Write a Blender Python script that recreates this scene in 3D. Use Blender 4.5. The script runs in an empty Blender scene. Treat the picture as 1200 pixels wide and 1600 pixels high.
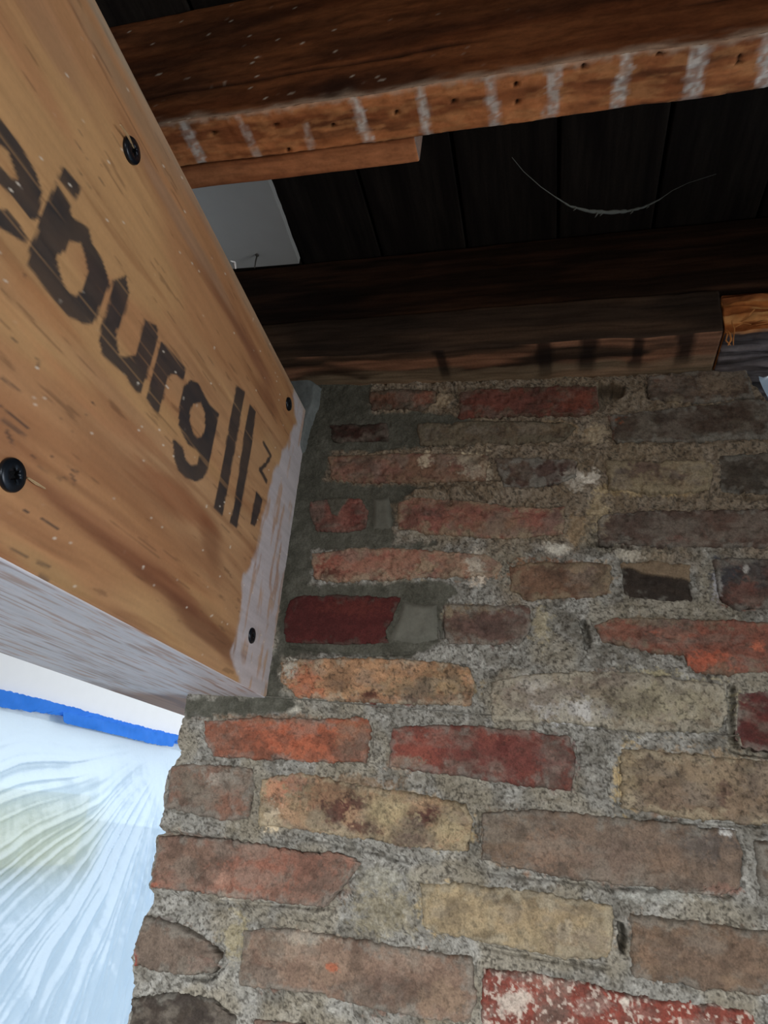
import bpy, math, random
import numpy as np
from mathutils import Matrix, Vector

# ------------------------------------------------------------------ camera
SC = bpy.context.scene
COL = SC.collection
F = 1080.0                                   # focal length in pixels of the 1200x1600 frame
CZ = 1.55                                    # eye height above the floor
_a = np.array([-4300., -55., F]); _b = np.array([215., 500., F])
_X = -_a / np.linalg.norm(_a)
_Z = np.cross(_a, _b); _Z /= np.linalg.norm(_Z)
if _Z[1] > 0: _Z = -_Z
_Y = np.cross(_Z, _X)
R = np.array([_X, _Y, _Z])                   # camera (right, down, forward) -> room axes
CAM = np.array([0., -0.75, CZ])
cd = bpy.data.cameras.new('camera'); cam = bpy.data.objects.new('camera', cd); COL.objects.link(cam)
cd.sensor_fit = 'VERTICAL'; cd.sensor_height = 36.0; cd.lens = 36.0 * F / 1600.0
cd.clip_start = 0.02
m = Matrix.Identity(4)
for i in range(3):
    m[i][0] = R[i, 0]; m[i][1] = -R[i, 1]; m[i][2] = -R[i, 2]; m[i][3] = CAM[i]
cam.matrix_world = m
SC.camera = cam

# ------------------------------------------------------------------ sky, daylight, exposure
SC.view_settings.view_transform = 'Standard'
SC.view_settings.look = 'None'
SC.view_settings.gamma = 1.0
SC.view_settings.use_curve_mapping = False
SC.view_settings.exposure = 0.0
w = bpy.data.worlds.new('sky'); SC.world = w; w.use_nodes = True
bg = w.node_tree.nodes['Background']
bg.inputs[0].default_value = (0.90, 0.95, 1.0, 1); bg.inputs[1].default_value = 2.0

def window_light(name, loc, target, sx, sy, power, color):
    l = bpy.data.lights.new(name, 'AREA'); l.shape = 'RECTANGLE'; l.size = sx; l.size_y = sy
    l.energy = power; l.color = color
    o = bpy.data.objects.new(name, l); COL.objects.link(o)
    o.location = loc
    o.rotation_euler = (Vector(target) - Vector(loc)).to_track_quat('-Z', 'Y').to_euler()
    return o
def spread(o, deg): o.data.spread = math.radians(deg)
spread(window_light('window_daylight_rear', (0.10, -3.15, 1.05), (-0.25, 0.0, 0.36), 2.2, 1.2, 32, (1.0, 0.985, 0.965)), 60)
spread(window_light('window_daylight_right', (1.66, -0.85, 1.20), (-0.35, -0.75, 1.60), 0.9, 0.9, 3.9, (1.0, 0.985, 0.965)), 66)

# ------------------------------------------------------------------ helpers
def lin(c):
    c = np.asarray(c, float) / 255.0
    return np.where(c <= 0.04045, c / 12.92, ((c + 0.055) / 1.055) ** 2.4)

def ray(px, py): return R @ np.array([px - 600., py - 800., F])
def on_y(px, py, y=0.0):
    d = ray(px, py); return CAM + d * ((y - CAM[1]) / d[1])
def on_z(px, py, z):
    d = ray(px, py); return CAM + d * ((z - CAM[2]) / d[2])
def on_x(px, py, x):
    d = ray(px, py); return CAM + d * ((x - CAM[0]) / d[0])
def wallp(px, py):
    p = on_y(px, py, 0.0); return (p[0], p[2])

def _hash(ix, iy, seed):
    h = (ix.astype(np.int64) * 374761393 + iy.astype(np.int64) * 668265263 + seed * 1442695041) & 0xffffffff
    h = ((h ^ (h >> 13)) * 1274126177) & 0xffffffff
    h = (h ^ (h >> 16)) & 0xffffffff
    return h.astype(float) / 4294967295.0
def noise(x, y, seed=0):
    x = np.asarray(x, float); y = np.asarray(y, float)
    ix = np.floor(x); iy = np.floor(y); fx = x - ix; fy = y - iy
    fx = fx * fx * (3 - 2 * fx); fy = fy * fy * (3 - 2 * fy)
    a = _hash(ix, iy, seed); b = _hash(ix + 1, iy, seed); c = _hash(ix, iy + 1, seed); d = _hash(ix + 1, iy + 1, seed)
    return (a + (b - a) * fx) * (1 - fy) + (c + (d - c) * fx) * fy
def fbm(x, y, seed=0, octv=4, gain=0.5):
    s = 0; a = 1; t = 0
    for k in range(octv):
        s = s + a * noise(x * 2 ** k + 17.3 * k, y * 2 ** k - 9.1 * k, seed + k * 31); t += a; a *= gain
    return s / t
def sst(a, b, x):
    t = np.clip((x - a) / (b - a), 0, 1); return t * t * (3 - 2 * t)
def mix(c, d, w_):
    w_ = np.asarray(w_)[..., None]; return c * (1 - w_) + np.asarray(d) * w_

def inside(poly, x, y):
    poly = np.asarray(poly, float); r = np.zeros(np.shape(x), bool); n = len(poly)
    for i in range(n):
        x0, y0 = poly[i]; x1, y1 = poly[(i + 1) % n]
        if y0 == y1: continue
        c = ((y0 > y) != (y1 > y)) & (x < (x1 - x0) * (y - y0) / (y1 - y0) + x0)
        r ^= c
    return r
def seg_dist(pts, x, y):
    d = np.full(np.shape(x), 1e9)
    for (x0, y0), (x1, y1) in zip(pts[:-1], pts[1:]):
        L2 = (x1 - x0) ** 2 + (y1 - y0) ** 2 + 1e-15
        t = np.clip(((x - x0) * (x1 - x0) + (y - y0) * (y1 - y0)) / L2, 0, 1)
        d = np.minimum(d, np.hypot(x - x0 - t * (x1 - x0), y - y0 - t * (y1 - y0)))
    return d
def poly_sd(poly, x, y):                      # > 0 inside
    p = list(map(tuple, poly)); d = seg_dist(p + p[:1], x, y)
    return np.where(inside(poly, x, y), d, -d)

class Mesh:
    """collects grids and loose faces, then links ONE mesh object"""
    def __init__(s): s.v = []; s.f = []; s.c = []; s.g = []; s.n = 0
    def grid(s, P, C=None, G=None, flip=False):
        h, w_ = P.shape[:2]
        idx = np.arange(h * w_).reshape(h, w_) + s.n
        q = np.stack([idx[:-1, :-1], idx[:-1, 1:], idx[1:, 1:], idx[1:, :-1]], -1).reshape(-1, 4)
        if flip: q = q[:, ::-1]
        s._add(P.reshape(-1, 3), q, None if C is None else C.reshape(-1, 3), None if G is None else G.reshape(-1, 3))
        return idx
    def _add(s, v, q, c, g):
        n = len(v); s.v.append(v); s.f.append(q)
        s.c.append(np.ones((n, 3)) * .5 if c is None else c)
        s.g.append(v.copy() if g is None else g); s.n += n
    def poly(s, verts, faces, c=None):
        v = np.asarray(verts, float); n0 = s.n
        s._add(v, [tuple(i + n0 for i in f) for f in faces], None if c is None else np.tile(np.asarray(c), (len(v), 1)), None)
    def build(s, name, mat, parent=None, smooth=True, origin=None):
        V = np.concatenate(s.v); me = bpy.data.meshes.new(name)
        if origin is not None: V = V - np.asarray(origin)
        loops = []; starts = []; tot = []
        k = 0
        for f in s.f:
            if isinstance(f, np.ndarray):
                loops.append(f.reshape(-1)); starts.append(np.arange(len(f)) * 4 + k); tot.append(np.full(len(f), 4)); k += f.size
            else:
                for t in f:
                    loops.append(np.array(t)); starts.append(np.array([k])); tot.append(np.array([len(t)])); k += len(t)
        loops = np.concatenate(loops).astype(np.int32); starts = np.concatenate(starts).astype(np.int32)
        me.vertices.add(len(V)); me.vertices.foreach_set('co', V.astype(np.float32).ravel())
        me.loops.add(len(loops)); me.loops.foreach_set('vertex_index', loops)
        me.polygons.add(len(starts)); me.polygons.foreach_set('loop_start', starts)
        me.polygons.foreach_set('use_smooth', np.full(len(starts), smooth, bool))
        at = me.attributes.new('Col', 'FLOAT_COLOR', 'POINT')
        C = np.concatenate(s.c); at.data.foreach_set('color', np.concatenate([C, np.ones((len(C), 1))], 1).astype(np.float32).ravel())
        gt = me.attributes.new('gco', 'FLOAT_VECTOR', 'POINT'); gt.data.foreach_set('vector', np.concatenate(s.g).astype(np.float32).ravel())
        me.update(calc_edges=True); me.validate()
        o = bpy.data.objects.new(name, me); COL.objects.link(o)
        if mat: me.materials.append(mat)
        if origin is not None: o.location = origin
        if parent is not None:
            o.parent = parent
            if parent.type == 'EMPTY' or parent.location.length > 0:
                o.matrix_parent_inverse = Matrix.Translation(-parent.location)
        return o

def tag(o, label=None, cat=None, group=None, kind=None):
    if label: o['label'] = label
    if cat: o['category'] = cat
    if group: o['group'] = group
    if kind: o['kind'] = kind
    elif cat: o['kind'] = 'thing'
    return o

# ------------------------------------------------------------------ materials
def nt(name):
    mt = bpy.data.materials.new(name); mt.use_nodes = True
    t = mt.node_tree; return mt, t, t.nodes, t.links, t.nodes['Principled BSDF']
def math_node(N, L, op, a, b):
    n = N.new('ShaderNodeMath'); n.operation = op
    for k, v in enumerate((a, b)):
        if isinstance(v, (int, float)): n.inputs[k].default_value = v
        else: L.new(v, n.inputs[k])
    return n.outputs[0]
def masonry_mat(name, grain=420., grit=.35, bump=.5, rough=.92, spec=.2):
    mt, t, N, L, B = nt(name)
    at = N.new('ShaderNodeAttribute'); at.attribute_name = 'Col'
    tc = N.new('ShaderNodeAttribute'); tc.attribute_name = 'gco'
    n1 = N.new('ShaderNodeTexNoise'); n1.inputs['Scale'].default_value = grain; n1.inputs['Detail'].default_value = 5
    n2 = N.new('ShaderNodeTexNoise'); n2.inputs['Scale'].default_value = grain * .22; n2.inputs['Detail'].default_value = 6; n2.inputs['Roughness'].default_value = .7
    for n in (n1, n2): L.new(tc.outputs['Vector'], n.inputs['Vector'])
    s = math_node(N, L, 'ADD', math_node(N, L, 'MULTIPLY', n1.outputs[0], .5), math_node(N, L, 'MULTIPLY', n2.outputs[0], .5))
    mr = N.new('ShaderNodeMapRange'); L.new(s, mr.inputs[0])
    mr.inputs[1].default_value = .3; mr.inputs[2].default_value = .7
    mr.inputs[3].default_value = 1 - grit; mr.inputs[4].default_value = 1 + grit
    mx = N.new('ShaderNodeMix'); mx.data_type = 'RGBA'; mx.blend_type = 'MULTIPLY'; mx.inputs[0].default_value = 1
    L.new(at.outputs['Color'], mx.inputs[6]); L.new(mr.outputs[0], mx.inputs[7])
    L.new(mx.outputs[2], B.inputs['Base Color'])
    bp = N.new('ShaderNodeBump'); bp.inputs['Strength'].default_value = bump; bp.inputs['Distance'].default_value = .0016
    L.new(s, bp.inputs['Height']); L.new(bp.outputs[0], B.inputs['Normal'])
    B.inputs['Roughness'].default_value = rough; B.inputs['Specular IOR Level'].default_value = spec
    return mt
def wood_mat(name, along=14., across=260., grit=.3, bump=.35, rough=.75, spec=.25):
    mt, t, N, L, B = nt(name)
    at = N.new('ShaderNodeAttribute'); at.attribute_name = 'Col'
    tc = N.new('ShaderNodeAttribute'); tc.attribute_name = 'gco'
    mp = N.new('ShaderNodeMapping'); mp.inputs['Scale'].default_value = (along, across, across)
    L.new(tc.outputs['Vector'], mp.inputs['Vector'])
    n1 = N.new('ShaderNodeTexNoise'); n1.inputs['Scale'].default_value = 1; n1.inputs['Detail'].default_value = 6; n1.inputs['Distortion'].default_value = .35
    L.new(mp.outputs[0], n1.inputs['Vector'])
    n2 = N.new('ShaderNodeTexNoise'); n2.inputs['Scale'].default_value = 330; n2.inputs['Detail'].default_value = 4
    L.new(tc.outputs['Vector'], n2.inputs['Vector'])
    s = math_node(N, L, 'ADD', math_node(N, L, 'MULTIPLY', n1.outputs[0], .75), math_node(N, L, 'MULTIPLY', n2.outputs[0], .25))
    mr = N.new('ShaderNodeMapRange'); L.new(s, mr.inputs[0])
    mr.inputs[1].default_value = .32; mr.inputs[2].default_value = .68
    mr.inputs[3].default_value = 1 - grit; mr.inputs[4].default_value = 1 + grit * .8
    mx = N.new('ShaderNodeMix'); mx.data_type = 'RGBA'; mx.blend_type = 'MULTIPLY'; mx.inputs[0].default_value = 1
    L.new(at.outputs['Color'], mx.inputs[6]); L.new(mr.outputs[0], mx.inputs[7])
    L.new(mx.outputs[2], B.inputs['Base Color'])
    bp = N.new('ShaderNodeBump'); bp.inputs['Strength'].default_value = bump; bp.inputs['Distance'].default_value = .001
    L.new(s, bp.inputs['Height']); L.new(bp.outputs[0], B.inputs['Normal'])
    B.inputs['Roughness'].default_value = rough; B.inputs['Specular IOR Level'].default_value = spec
    return mt
def plain_mat(name, rgb, rough=.7, metal=0., spec=.4, var=.12, scale=60.):
    mt, t, N, L, B = nt(name)
    n = N.new('ShaderNodeTexNoise'); n.inputs['Scale'].default_value = scale; n.inputs['Detail'].default_value = 4
    tc = N.new('ShaderNodeTexCoord'); L.new(tc.outputs['Object'], n.inputs['Vector'])
    mr = N.new('ShaderNodeMapRange'); L.new(n.outputs[0], mr.inputs[0]); mr.inputs[3].default_value = 1 - var; mr.inputs[4].default_value = 1 + var
    mx = N.new('ShaderNodeMix'); mx.data_type = 'RGBA'; mx.blend_type = 'MULTIPLY'; mx.inputs[0].default_value = 1
    mx.inputs[6].default_value = (*lin(rgb), 1); L.new(mr.outputs[0], mx.inputs[7]); L.new(mx.outputs[2], B.inputs['Base Color'])
    B.inputs['Roughness'].default_value = rough; B.inputs['Metallic'].default_value = metal; B.inputs['Specular IOR Level'].default_value = spec
    return mt
def plastic_mat(name, clear=.22):
    mt, t, N, L, B = nt(name); N.remove(B); out = N['Material Output']
    tr = N.new('ShaderNodeBsdfTransparent'); tr.inputs[0].default_value = (.80, .91, 1, 1)
    tl = N.new('ShaderNodeBsdfTranslucent'); tl.inputs[0].default_value = (.52, .72, .93, 1)
    df = N.new('ShaderNodeBsdfDiffuse'); df.inputs[0].default_value = (.60, .76, .93, 1)
    gl = N.new('ShaderNodeBsdfGlossy'); gl.inputs['Roughness'].default_value = .22
    ns = N.new('ShaderNodeTexNoise'); ns.inputs['Scale'].default_value = 55; ns.inputs['Detail'].default_value = 5
    tc = N.new('ShaderNodeAttribute'); tc.attribute_name = 'gco'; L.new(tc.outputs['Vector'], ns.inputs['Vector'])
    bp = N.new('ShaderNodeBump'); bp.inputs['Strength'].default_value = .35; bp.inputs['Distance'].default_value = .004
    L.new(ns.outputs[0], bp.inputs['Height'])
    for n in (tl, df, gl): L.new(bp.outputs[0], n.inputs['Normal'])
    m1 = N.new('ShaderNodeMixShader'); m1.inputs[0].default_value = .45; L.new(tl.outputs[0], m1.inputs[1]); L.new(df.outputs[0], m1.inputs[2])
    m2 = N.new('ShaderNodeMixShader'); m2.inputs[0].default_value = clear; L.new(m1.outputs[0], m2.inputs[1]); L.new(tr.outputs[0], m2.inputs[2])
    m3 = N.new('ShaderNodeMixShader'); m3.inputs[0].default_value = .14; L.new(m2.outputs[0], m3.inputs[1]); L.new(gl.outputs[0], m3.inputs[2])
    L.new(m3.outputs[0], out.inputs[0])
    return mt

M_BRICK = masonry_mat('old_brick', 620, .38, .6)
M_MORTAR = masonry_mat('mortar', 520, .46, 1.0)
M_FRESH = masonry_mat('fresh_mortar', 300, .16, .3, .8, .3)
M_BEAM = wood_mat('laminated_beam_wood', 10, 130, .13, .14, .5, .4)
M_JOIST = wood_mat('old_joist_wood', 60, 170, .30, .7, .85, .15)
M_DARK = wood_mat('dark_old_wood', 14, 170, .4, .6, .9, .1)
M_WHITE = plain_mat('white_drywall', (236, 238, 240), .85, 0, .2, .03, 30)
M_PANEL = plain_mat('white_panel', (168, 171, 171), .8, 0, .2, .05, 40)
M_SCREW = plain_mat('black_screw_steel', (28, 34, 42), .32, .55, .5, .2, 300)
M_SOCKET = plain_mat('screw_socket', (8, 9, 11), .6, .2, .3, .1, 300)
M_SPLINTER = plain_mat('pale_splinter', (214, 190, 150), .8, 0, .2, .15, 400)
M_ORSPL = plain_mat('torn_wood_fibre', (190, 128, 74), .8, 0, .2, .25, 300)
M_TAPE = plain_mat('blue_painter_tape', (24, 120, 226), .65, 0, .3, .08, 90)
M_WEB = plain_mat('dusty_cobweb', (78, 80, 76), .95, 0, .1, .2, 200)
M_PLASTER = plain_mat('old_plaster', (92, 84, 76), .9, 0, .1, .15, 4)
M_FLOOR = plain_mat('floor_boards', (58, 50, 44), .8, 0, .2, .15, 6)
M_GROUND = plain_mat('outdoor_ground', (120, 118, 108), .9, 0, .1, .2, .6)
M_CREAM, _t, _N, _L, _B = nt('cream_patch_standin')
_tl = _N.new('ShaderNodeBsdfTranslucent'); _tl.inputs[0].default_value = (1.0, .90, .60, 1); _B.inputs['Base Color'].default_value = (.8, .7, .46, 1); _B.inputs['Roughness'].default_value = .9
_mx = _N.new('ShaderNodeMixShader'); _mx.inputs[0].default_value = .92; _L.new(_B.outputs[0], _mx.inputs[1]); _L.new(_tl.outputs[0], _mx.inputs[2]); _L.new(_mx.outputs[0], _N['Material Output'].inputs[0])
M_PLASTIC = plastic_mat('plastic_sheeting', .11)
M_PLASTIC2 = plastic_mat('plastic_sheeting_crumpled', .12)

WX0, WX1, WZ0, WZ1 = -1.0, 1.3, .42, 1.70          # window opening in the rear wall
# ------------------------------------------------------------------ key heights and lines
ZJ = CZ + 0.5305          # joist undersides / top of the brickwork
ZD = CZ + 0.698           # underside of the floor boards
P0 = on_y(415, 1090)      # beam lower edge where it meets the wall
BD = R @ np.array([215., 490., F]); BD[2] = 0; BD /= np.linalg.norm(BD)
BU = np.array([-0.03, 0, 1.]); BU /= np.linalg.norm(BU)
BN = np.cross(BD, BU); BN /= np.linalg.norm(BN)      # points to +x
def beamp(px, py):
    d = ray(px, py); t = np.dot(P0 - CAM, BN) / np.dot(d, BN); p = CAM + t * d - P0
    return (np.dot(p, BD), np.dot(p, BU))

# ------------------------------------------------------------------ structure: floor, side wall, ceiling
def box(mb, x0, x1, y0, y1, z0, z1, c=(.5, .5, .5)):
    v = [(x, y, z) for x in (x0, x1) for y in (y0, y1) for z in (z0, z1)]
    mb.poly(v, [(0, 1, 3, 2), (4, 6, 7, 5), (0, 4, 5, 1), (2, 3, 7, 6), (0, 2, 6, 4), (1, 5, 7, 3)], c)
mb = Mesh(); box(mb, -1.32, 1.82, -3.32, 4.0, -.06, 0.); tag(mb.build('floor', M_FLOOR, smooth=False), kind='structure', label='plain grey floor of the room', cat='floor')
mb = Mesh(); box(mb, -30, 30, -30, 30, -.3, -.12); tag(mb.build('ground', M_GROUND, smooth=False), kind='structure', label='grey ground outside the room', cat='ground')
mb = Mesh()
for b_ in ((-1.32, 1.82, 0, WZ0), (-1.32, 1.82, WZ1, 2.75), (-1.32, WX0, WZ0, WZ1), (WX1, 1.82, WZ0, WZ1)): box(mb, b_[0], b_[1], -3.32, -3.2, b_[2], b_[3])
tag(mb.build('wall_rear', M_PLASTER, smooth=False), kind='structure', label='white rear wall with a wide window opening', cat='wall')
mb = Mesh()
for b_ in ((-3.2, -1.3, 0, 2.75), (-.4, .30, 0, 2.75), (-1.3, -.4, 0, .75), (-1.3, -.4, 1.65, 2.75)): box(mb, 1.70, 1.82, b_[0], b_[1], b_[2], b_[3])
tag(mb.build('wall_right', M_PLASTER, smooth=False), kind='structure', label='plain white right wall with a window opening', cat='wall')
XL = -1.2
ZT = on_x(0, 1085, XL)[2]                     # top edge of the plastic on the side wall
mb = Mesh()
box(mb, XL - .12, XL, .10, 4.0, ZT - .02, 2.75)
box(mb, XL - .12, XL, -3.2, .22, 0, 2.75)
box(mb, XL - .12, XL, 3.4, 4.0, 0, ZT - .02)
tag(mb.build('wall_left', M_WHITE, smooth=False), kind='structure', label='white side wall with a wide opening closed by plastic', cat='wall')

# ------------------------------------------------------------------ brick pier
MORT = lin((138, 137, 131)); MORT2 = lin((106, 103, 95)); MORT3 = lin((168, 168, 163)); FRESH = lin((80, 80, 72)); SAND = lin((140, 132, 114))
WHITE = lin((214, 212, 208))
# colour patches that belong to the masonry itself: px, py, rx, ry, colour, strength
BLOTS = [
 (470, 1085, 50, 14, (208, 116, 66), .8), (455, 1048, 16, 16, (200, 196, 184), .95), (600, 1050, 130, 18, (206, 152, 102), .75), (650, 1075, 90, 16, (150, 132, 98), .6),
 (580, 1090, 16, 12, (92, 46, 38), .9), (640, 1096, 14, 7, (96, 52, 44), .8), (700, 1060, 40, 30, (168, 140, 96), .5),
 (450, 1105, 22, 10, (190, 188, 176), .8), (480, 1060, 20, 22, (200, 108, 62), .8),
 (460, 1150, 110, 26, (196, 96, 52), .9), (350, 1150, 34, 30, (150, 96, 74), .7), (550, 1150, 28, 34, (160, 106, 76), .8), (420, 1122, 80, 8, (130, 104, 84), .6),
 (660, 1180, 50, 34, (158, 76, 60), .7), (780, 1190, 90, 40, (126, 62, 56), .8), (870, 1195, 30, 40, (116, 86, 82), .7), (630, 1195, 30, 12, (150, 130, 112), .7), (785, 1160, 10, 18, (100, 44, 40), .7),
 (980, 1220, 22, 46, (186, 166, 126), .8), (1080, 1205, 90, 40, (160, 138, 110), .6), (1050, 1250, 50, 30, (132, 108, 92), .6), (1130, 1240, 14, 24, (104, 74, 66), .7), (1190, 1215, 40, 30, (150, 132, 118), .6),
 (850, 1090, 60, 30, (148, 136, 128), .8), (900, 1112, 70, 20, (206, 208, 212), .85), (830, 1070, 30, 14, (206, 204, 200), .6), (1000, 1090, 60, 40, (166, 158, 128), .8), (1080, 1095, 60, 36, (172, 164, 136), .8), (950, 1062, 50, 14, (130, 114, 104), .7), (800, 1085, 24, 22, (128, 112, 100), .7),
 (430, 1235, 20, 40, (206, 140, 100), .85), (425, 1275, 16, 26, (206, 190, 162), .9), (460, 1220, 22, 24, (186, 104, 70), .7), (520, 1240, 40, 40, (186, 132, 92), .7), (560, 1225, 60, 14, (130, 106, 82), .6),
 (525, 1268, 26, 22, (96, 52, 50), .85), (560, 1255, 24, 16, (104, 58, 54), .8), (570, 1295, 34, 12, (98, 54, 50), .8), (665, 1278, 34, 18, (90, 46, 46), .9), (640, 1312, 30, 10, (104, 60, 52), .7), (610, 1265, 40, 26, (190, 172, 126), .8), (700, 1300, 36, 28, (176, 160, 120), .7), (620, 1245, 60, 10, (150, 128, 96), .6),
 (300, 1225, 34, 24, (126, 114, 102), .7), (350, 1215, 30, 14, (170, 162, 152), .7), (365, 1255, 30, 24, (148, 100, 80), .8),
 (300, 1340, 60, 34, (134, 104, 88), .8), (400, 1365, 60, 34, (166, 102, 80), .8), (480, 1350, 40, 30, (150, 96, 78), .7), (370, 1405, 12, 10, (182, 88, 50), .9), (520, 1380, 36, 34, (118, 98, 88), .7), (240, 1385, 12, 8, (186, 92, 56), .8), (345, 1370, 30, 12, (190, 150, 130), .5),
 (800, 1310, 46, 36, (130, 104, 82), .7), (860, 1330, 50, 34, (156, 122, 100), .6), (960, 1345, 60, 30, (132, 110, 98), .7), (1090, 1320, 50, 26, (96, 88, 86), .8), (1135, 1301, 12, 6, (225, 230, 235), .9), (1040, 1340, 40, 30, (146, 116, 94), .5), (1125, 1390, 30, 10, (150, 112, 98), .8), (770, 1300, 20, 30, (112, 96, 80), .6),
 (720, 1420, 60, 36, (178, 156, 116), .8), (840, 1430, 80, 26, (176, 152, 112), .7), (900, 1470, 50, 20, (164, 142, 116), .6), (885, 1455, 14, 16, (192, 180, 156), .6), (780, 1405, 40, 10, (120, 104, 82), .5),
 (1010, 1470, 24, 40, (142, 110, 86), .7), (1080, 1480, 50, 34, (118, 96, 82), .7), (1150, 1490, 60, 36, (138, 110, 90), .6),
 (270, 1480, 44, 26, (128, 110, 98), .8), (212, 1495, 9, 18, (178, 74, 58), .95), (320, 1505, 24, 12, (140, 104, 92), .6), (250, 1440, 20, 10, (92, 84, 80), .6),
 (440, 1480, 50, 24, (166, 144, 126), .7), (480, 1465, 40, 10, (188, 176, 160), .7), (415, 1525, 26, 22, (108, 84, 74), .8), (400, 1505, 10, 30, (130, 100, 86), .6), (520, 1520, 50, 24, (152, 124, 104), .6), (522, 1512, 9, 10, (190, 98, 56), .9), (600, 1540, 40, 40, (130, 104, 92), .7), (640, 1500, 40, 20, (160, 136, 120), .5), (690, 1560, 40, 30, (150, 124, 100), .6),
 (805, 1562, 26, 22, (214, 198, 188), .95), (850, 1530, 40, 14, (188, 86, 62), .7), (930, 1570, 30, 16, (176, 150, 142), .55), (1000, 1580, 40, 14, (150, 110, 102), .5), (1090, 1600, 40, 14, (176, 150, 140), .5), (975, 1563, 8, 8, (216, 208, 198), .9),
 (530, 960, 80, 36, (92, 32, 34), .5), (560, 950, 60, 14, (116, 46, 36), .5),
 (700, 955, 10, 10, (160, 148, 118), .6), (745, 952, 50, 8, (150, 130, 100), .7), (760, 985, 50, 20, (108, 82, 78), .7), (845, 975, 18, 30, (164, 154, 126), .6),
 (960, 985, 40, 24, (152, 92, 72), .8), (1060, 990, 40, 14, (176, 84, 52), .8), (1110, 1035, 44, 18, (196, 88, 48), .9), (1180, 1010, 12, 8, (214, 104, 60), .9), (1150, 995, 50, 20, (150, 84, 66), .6), (1120, 1000, 30, 8, (130, 108, 96), .5), (1010, 972, 40, 10, (140, 122, 98), .6),
 (560, 885, 60, 16, (186, 120, 98), .6), (510, 880, 24, 20, (164, 82, 64), .8), (525, 897, 26, 10, (106, 60, 50), .7), (650, 880, 40, 18, (170, 122, 98), .6), (665, 890, 18, 14, (178, 156, 122), .7), (740, 890, 40, 18, (176, 142, 116), .7), (745, 885, 16, 26, (206, 198, 184), .8),
 (830, 895, 30, 24, (140, 102, 78), .7), (880, 900, 34, 26, (128, 92, 70), .7), (905, 885, 16, 12, (168, 136, 98), .7), (940, 905, 18, 30, (150, 128, 100), .7),
 (1130, 900, 22, 28, (66, 68, 76), .9), (1160, 930, 30, 20, (124, 76, 66), .8), (1165, 890, 6, 6, (206, 206, 206), .8), (1120, 915, 7, 20, (190, 190, 194), .6),
 (660, 810, 44, 26, (158, 88, 80), .7), (730, 815, 50, 22, (160, 98, 78), .6), (840, 815, 30, 24, (166, 96, 82), .7), (780, 825, 40, 18, (150, 112, 86), .7), (865, 805, 16, 16, (150, 84, 76), .7),
 (520, 805, 30, 20, (150, 90, 78), .7), (560, 805, 14, 24, (124, 60, 54), .8),
 (1000, 825, 60, 24, (98, 80, 74), .7), (1150, 825, 50, 24, (110, 82, 72), .7), (1060, 845, 20, 6, (140, 84, 74), .6), 
 (560, 735, 60, 18, (160, 108, 94), .6), (680, 735, 44, 18, (150, 108, 84), .7), (665, 720, 9, 14, (214, 196, 168), .9), (735, 720, 30, 14, (206, 190, 160), .8), (745, 740, 26, 12, (190, 178, 158), .7), (850, 740, 50, 18, (100, 76, 72), .8), (900, 750, 24, 16, (196, 190, 178), .6), (925, 745, 14, 14, (214, 208, 196), .8),
 (970, 735, 22, 14, (104, 86, 78), .8), (1015, 740, 30, 14, (116, 94, 82), .7), (1085, 735, 24, 18, (172, 156, 124), .7), (1060, 760, 40, 14, (160, 140, 108), .7), (990, 765, 60, 10, (166, 146, 108), .6),
 (800, 628, 60, 16, (140, 76, 66), .6), (900, 628, 40, 18, (150, 72, 48), .7), (735, 630, 20, 18, (124, 62, 50), .6), (660, 625, 18, 14, (164, 96, 74), .7), (610, 625, 24, 12, (140, 86, 64), .7),
 (940, 655, 26, 9, (168, 92, 52), .9), (952, 680, 7, 16, (160, 88, 52), .7), (930, 680, 20, 18, (170, 156, 132), .8), (1055, 625, 14, 8, (160, 144, 118), .7), (1040, 600, 22, 16, (122, 88, 72), .7), (1120, 600, 40, 18, (146, 126, 104), .7), (690, 625, 14, 12, (170, 152, 126), .6),
 (850, 670, 60, 12, (150, 128, 98), .6), (720, 672, 50, 14, (124, 112, 92), .6),
 (870, 858, 24, 8, (196, 192, 180), .8), (985, 868, 30, 8, (190, 184, 170), .7), (1150, 1000, 10, 6, (140, 110, 100), .4),
 (935, 800, 18, 30, (184, 168, 136), .6), (900, 830, 16, 26, (150, 128, 100), .6), (560, 1095, 80, 6, (170, 122, 94), .5),
 (600, 1420, 60, 40, (150, 142, 118), .5), (590, 1370, 50, 20, (148, 146, 132), .5), (370, 1460, 20, 34, (156, 146, 114), .55), (360, 1400, 30, 10, (170, 164, 150), .5), (1040, 1400, 80, 10, (168, 170, 164), .6),
]
def _blot_prep():
    out = []
    for (px, py, rx, ry, c, s) in BLOTS:
        x, z = wallp(px, py); x1, z1 = wallp(px + rx, py); x2, z2 = wallp(px, py + ry)
        out.append((x, z, x1 - x, z1 - z, x2 - x, z2 - z, lin(c), s, max(c) - min(c)))
    return out
_BL = _blot_prep()
def paint(C, x, z, mortar=False):
    n1 = fbm(x * 120, z * 150, 71, 5, .65) - .5; n2 = fbm(x * 420, z * 500, 72, 2) - .5
    for (bx, bz, ax, az, cx, cz, col, s, chroma) in _BL:
        if mortar and chroma > 62: continue
        det = ax * cz - az * cx
        dx = x - bx; dz = z - bz
        m_ = (np.abs(dx) < 1.6 * (abs(ax) + abs(cx))) & (np.abs(dz) < 1.6 * (abs(az) + abs(cz)))
        if not m_.any(): continue
        u = (dx * cz - dz * cx) / det; v = (-dx * az + dz * ax) / det
        r = np.hypot(u, v) + n1 * 1.9 + n2 * 1.1
        wgt = sst(1.15, .55, r) * s
        C[m_] = mix(C, col, wgt)[m_]
    return C

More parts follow.
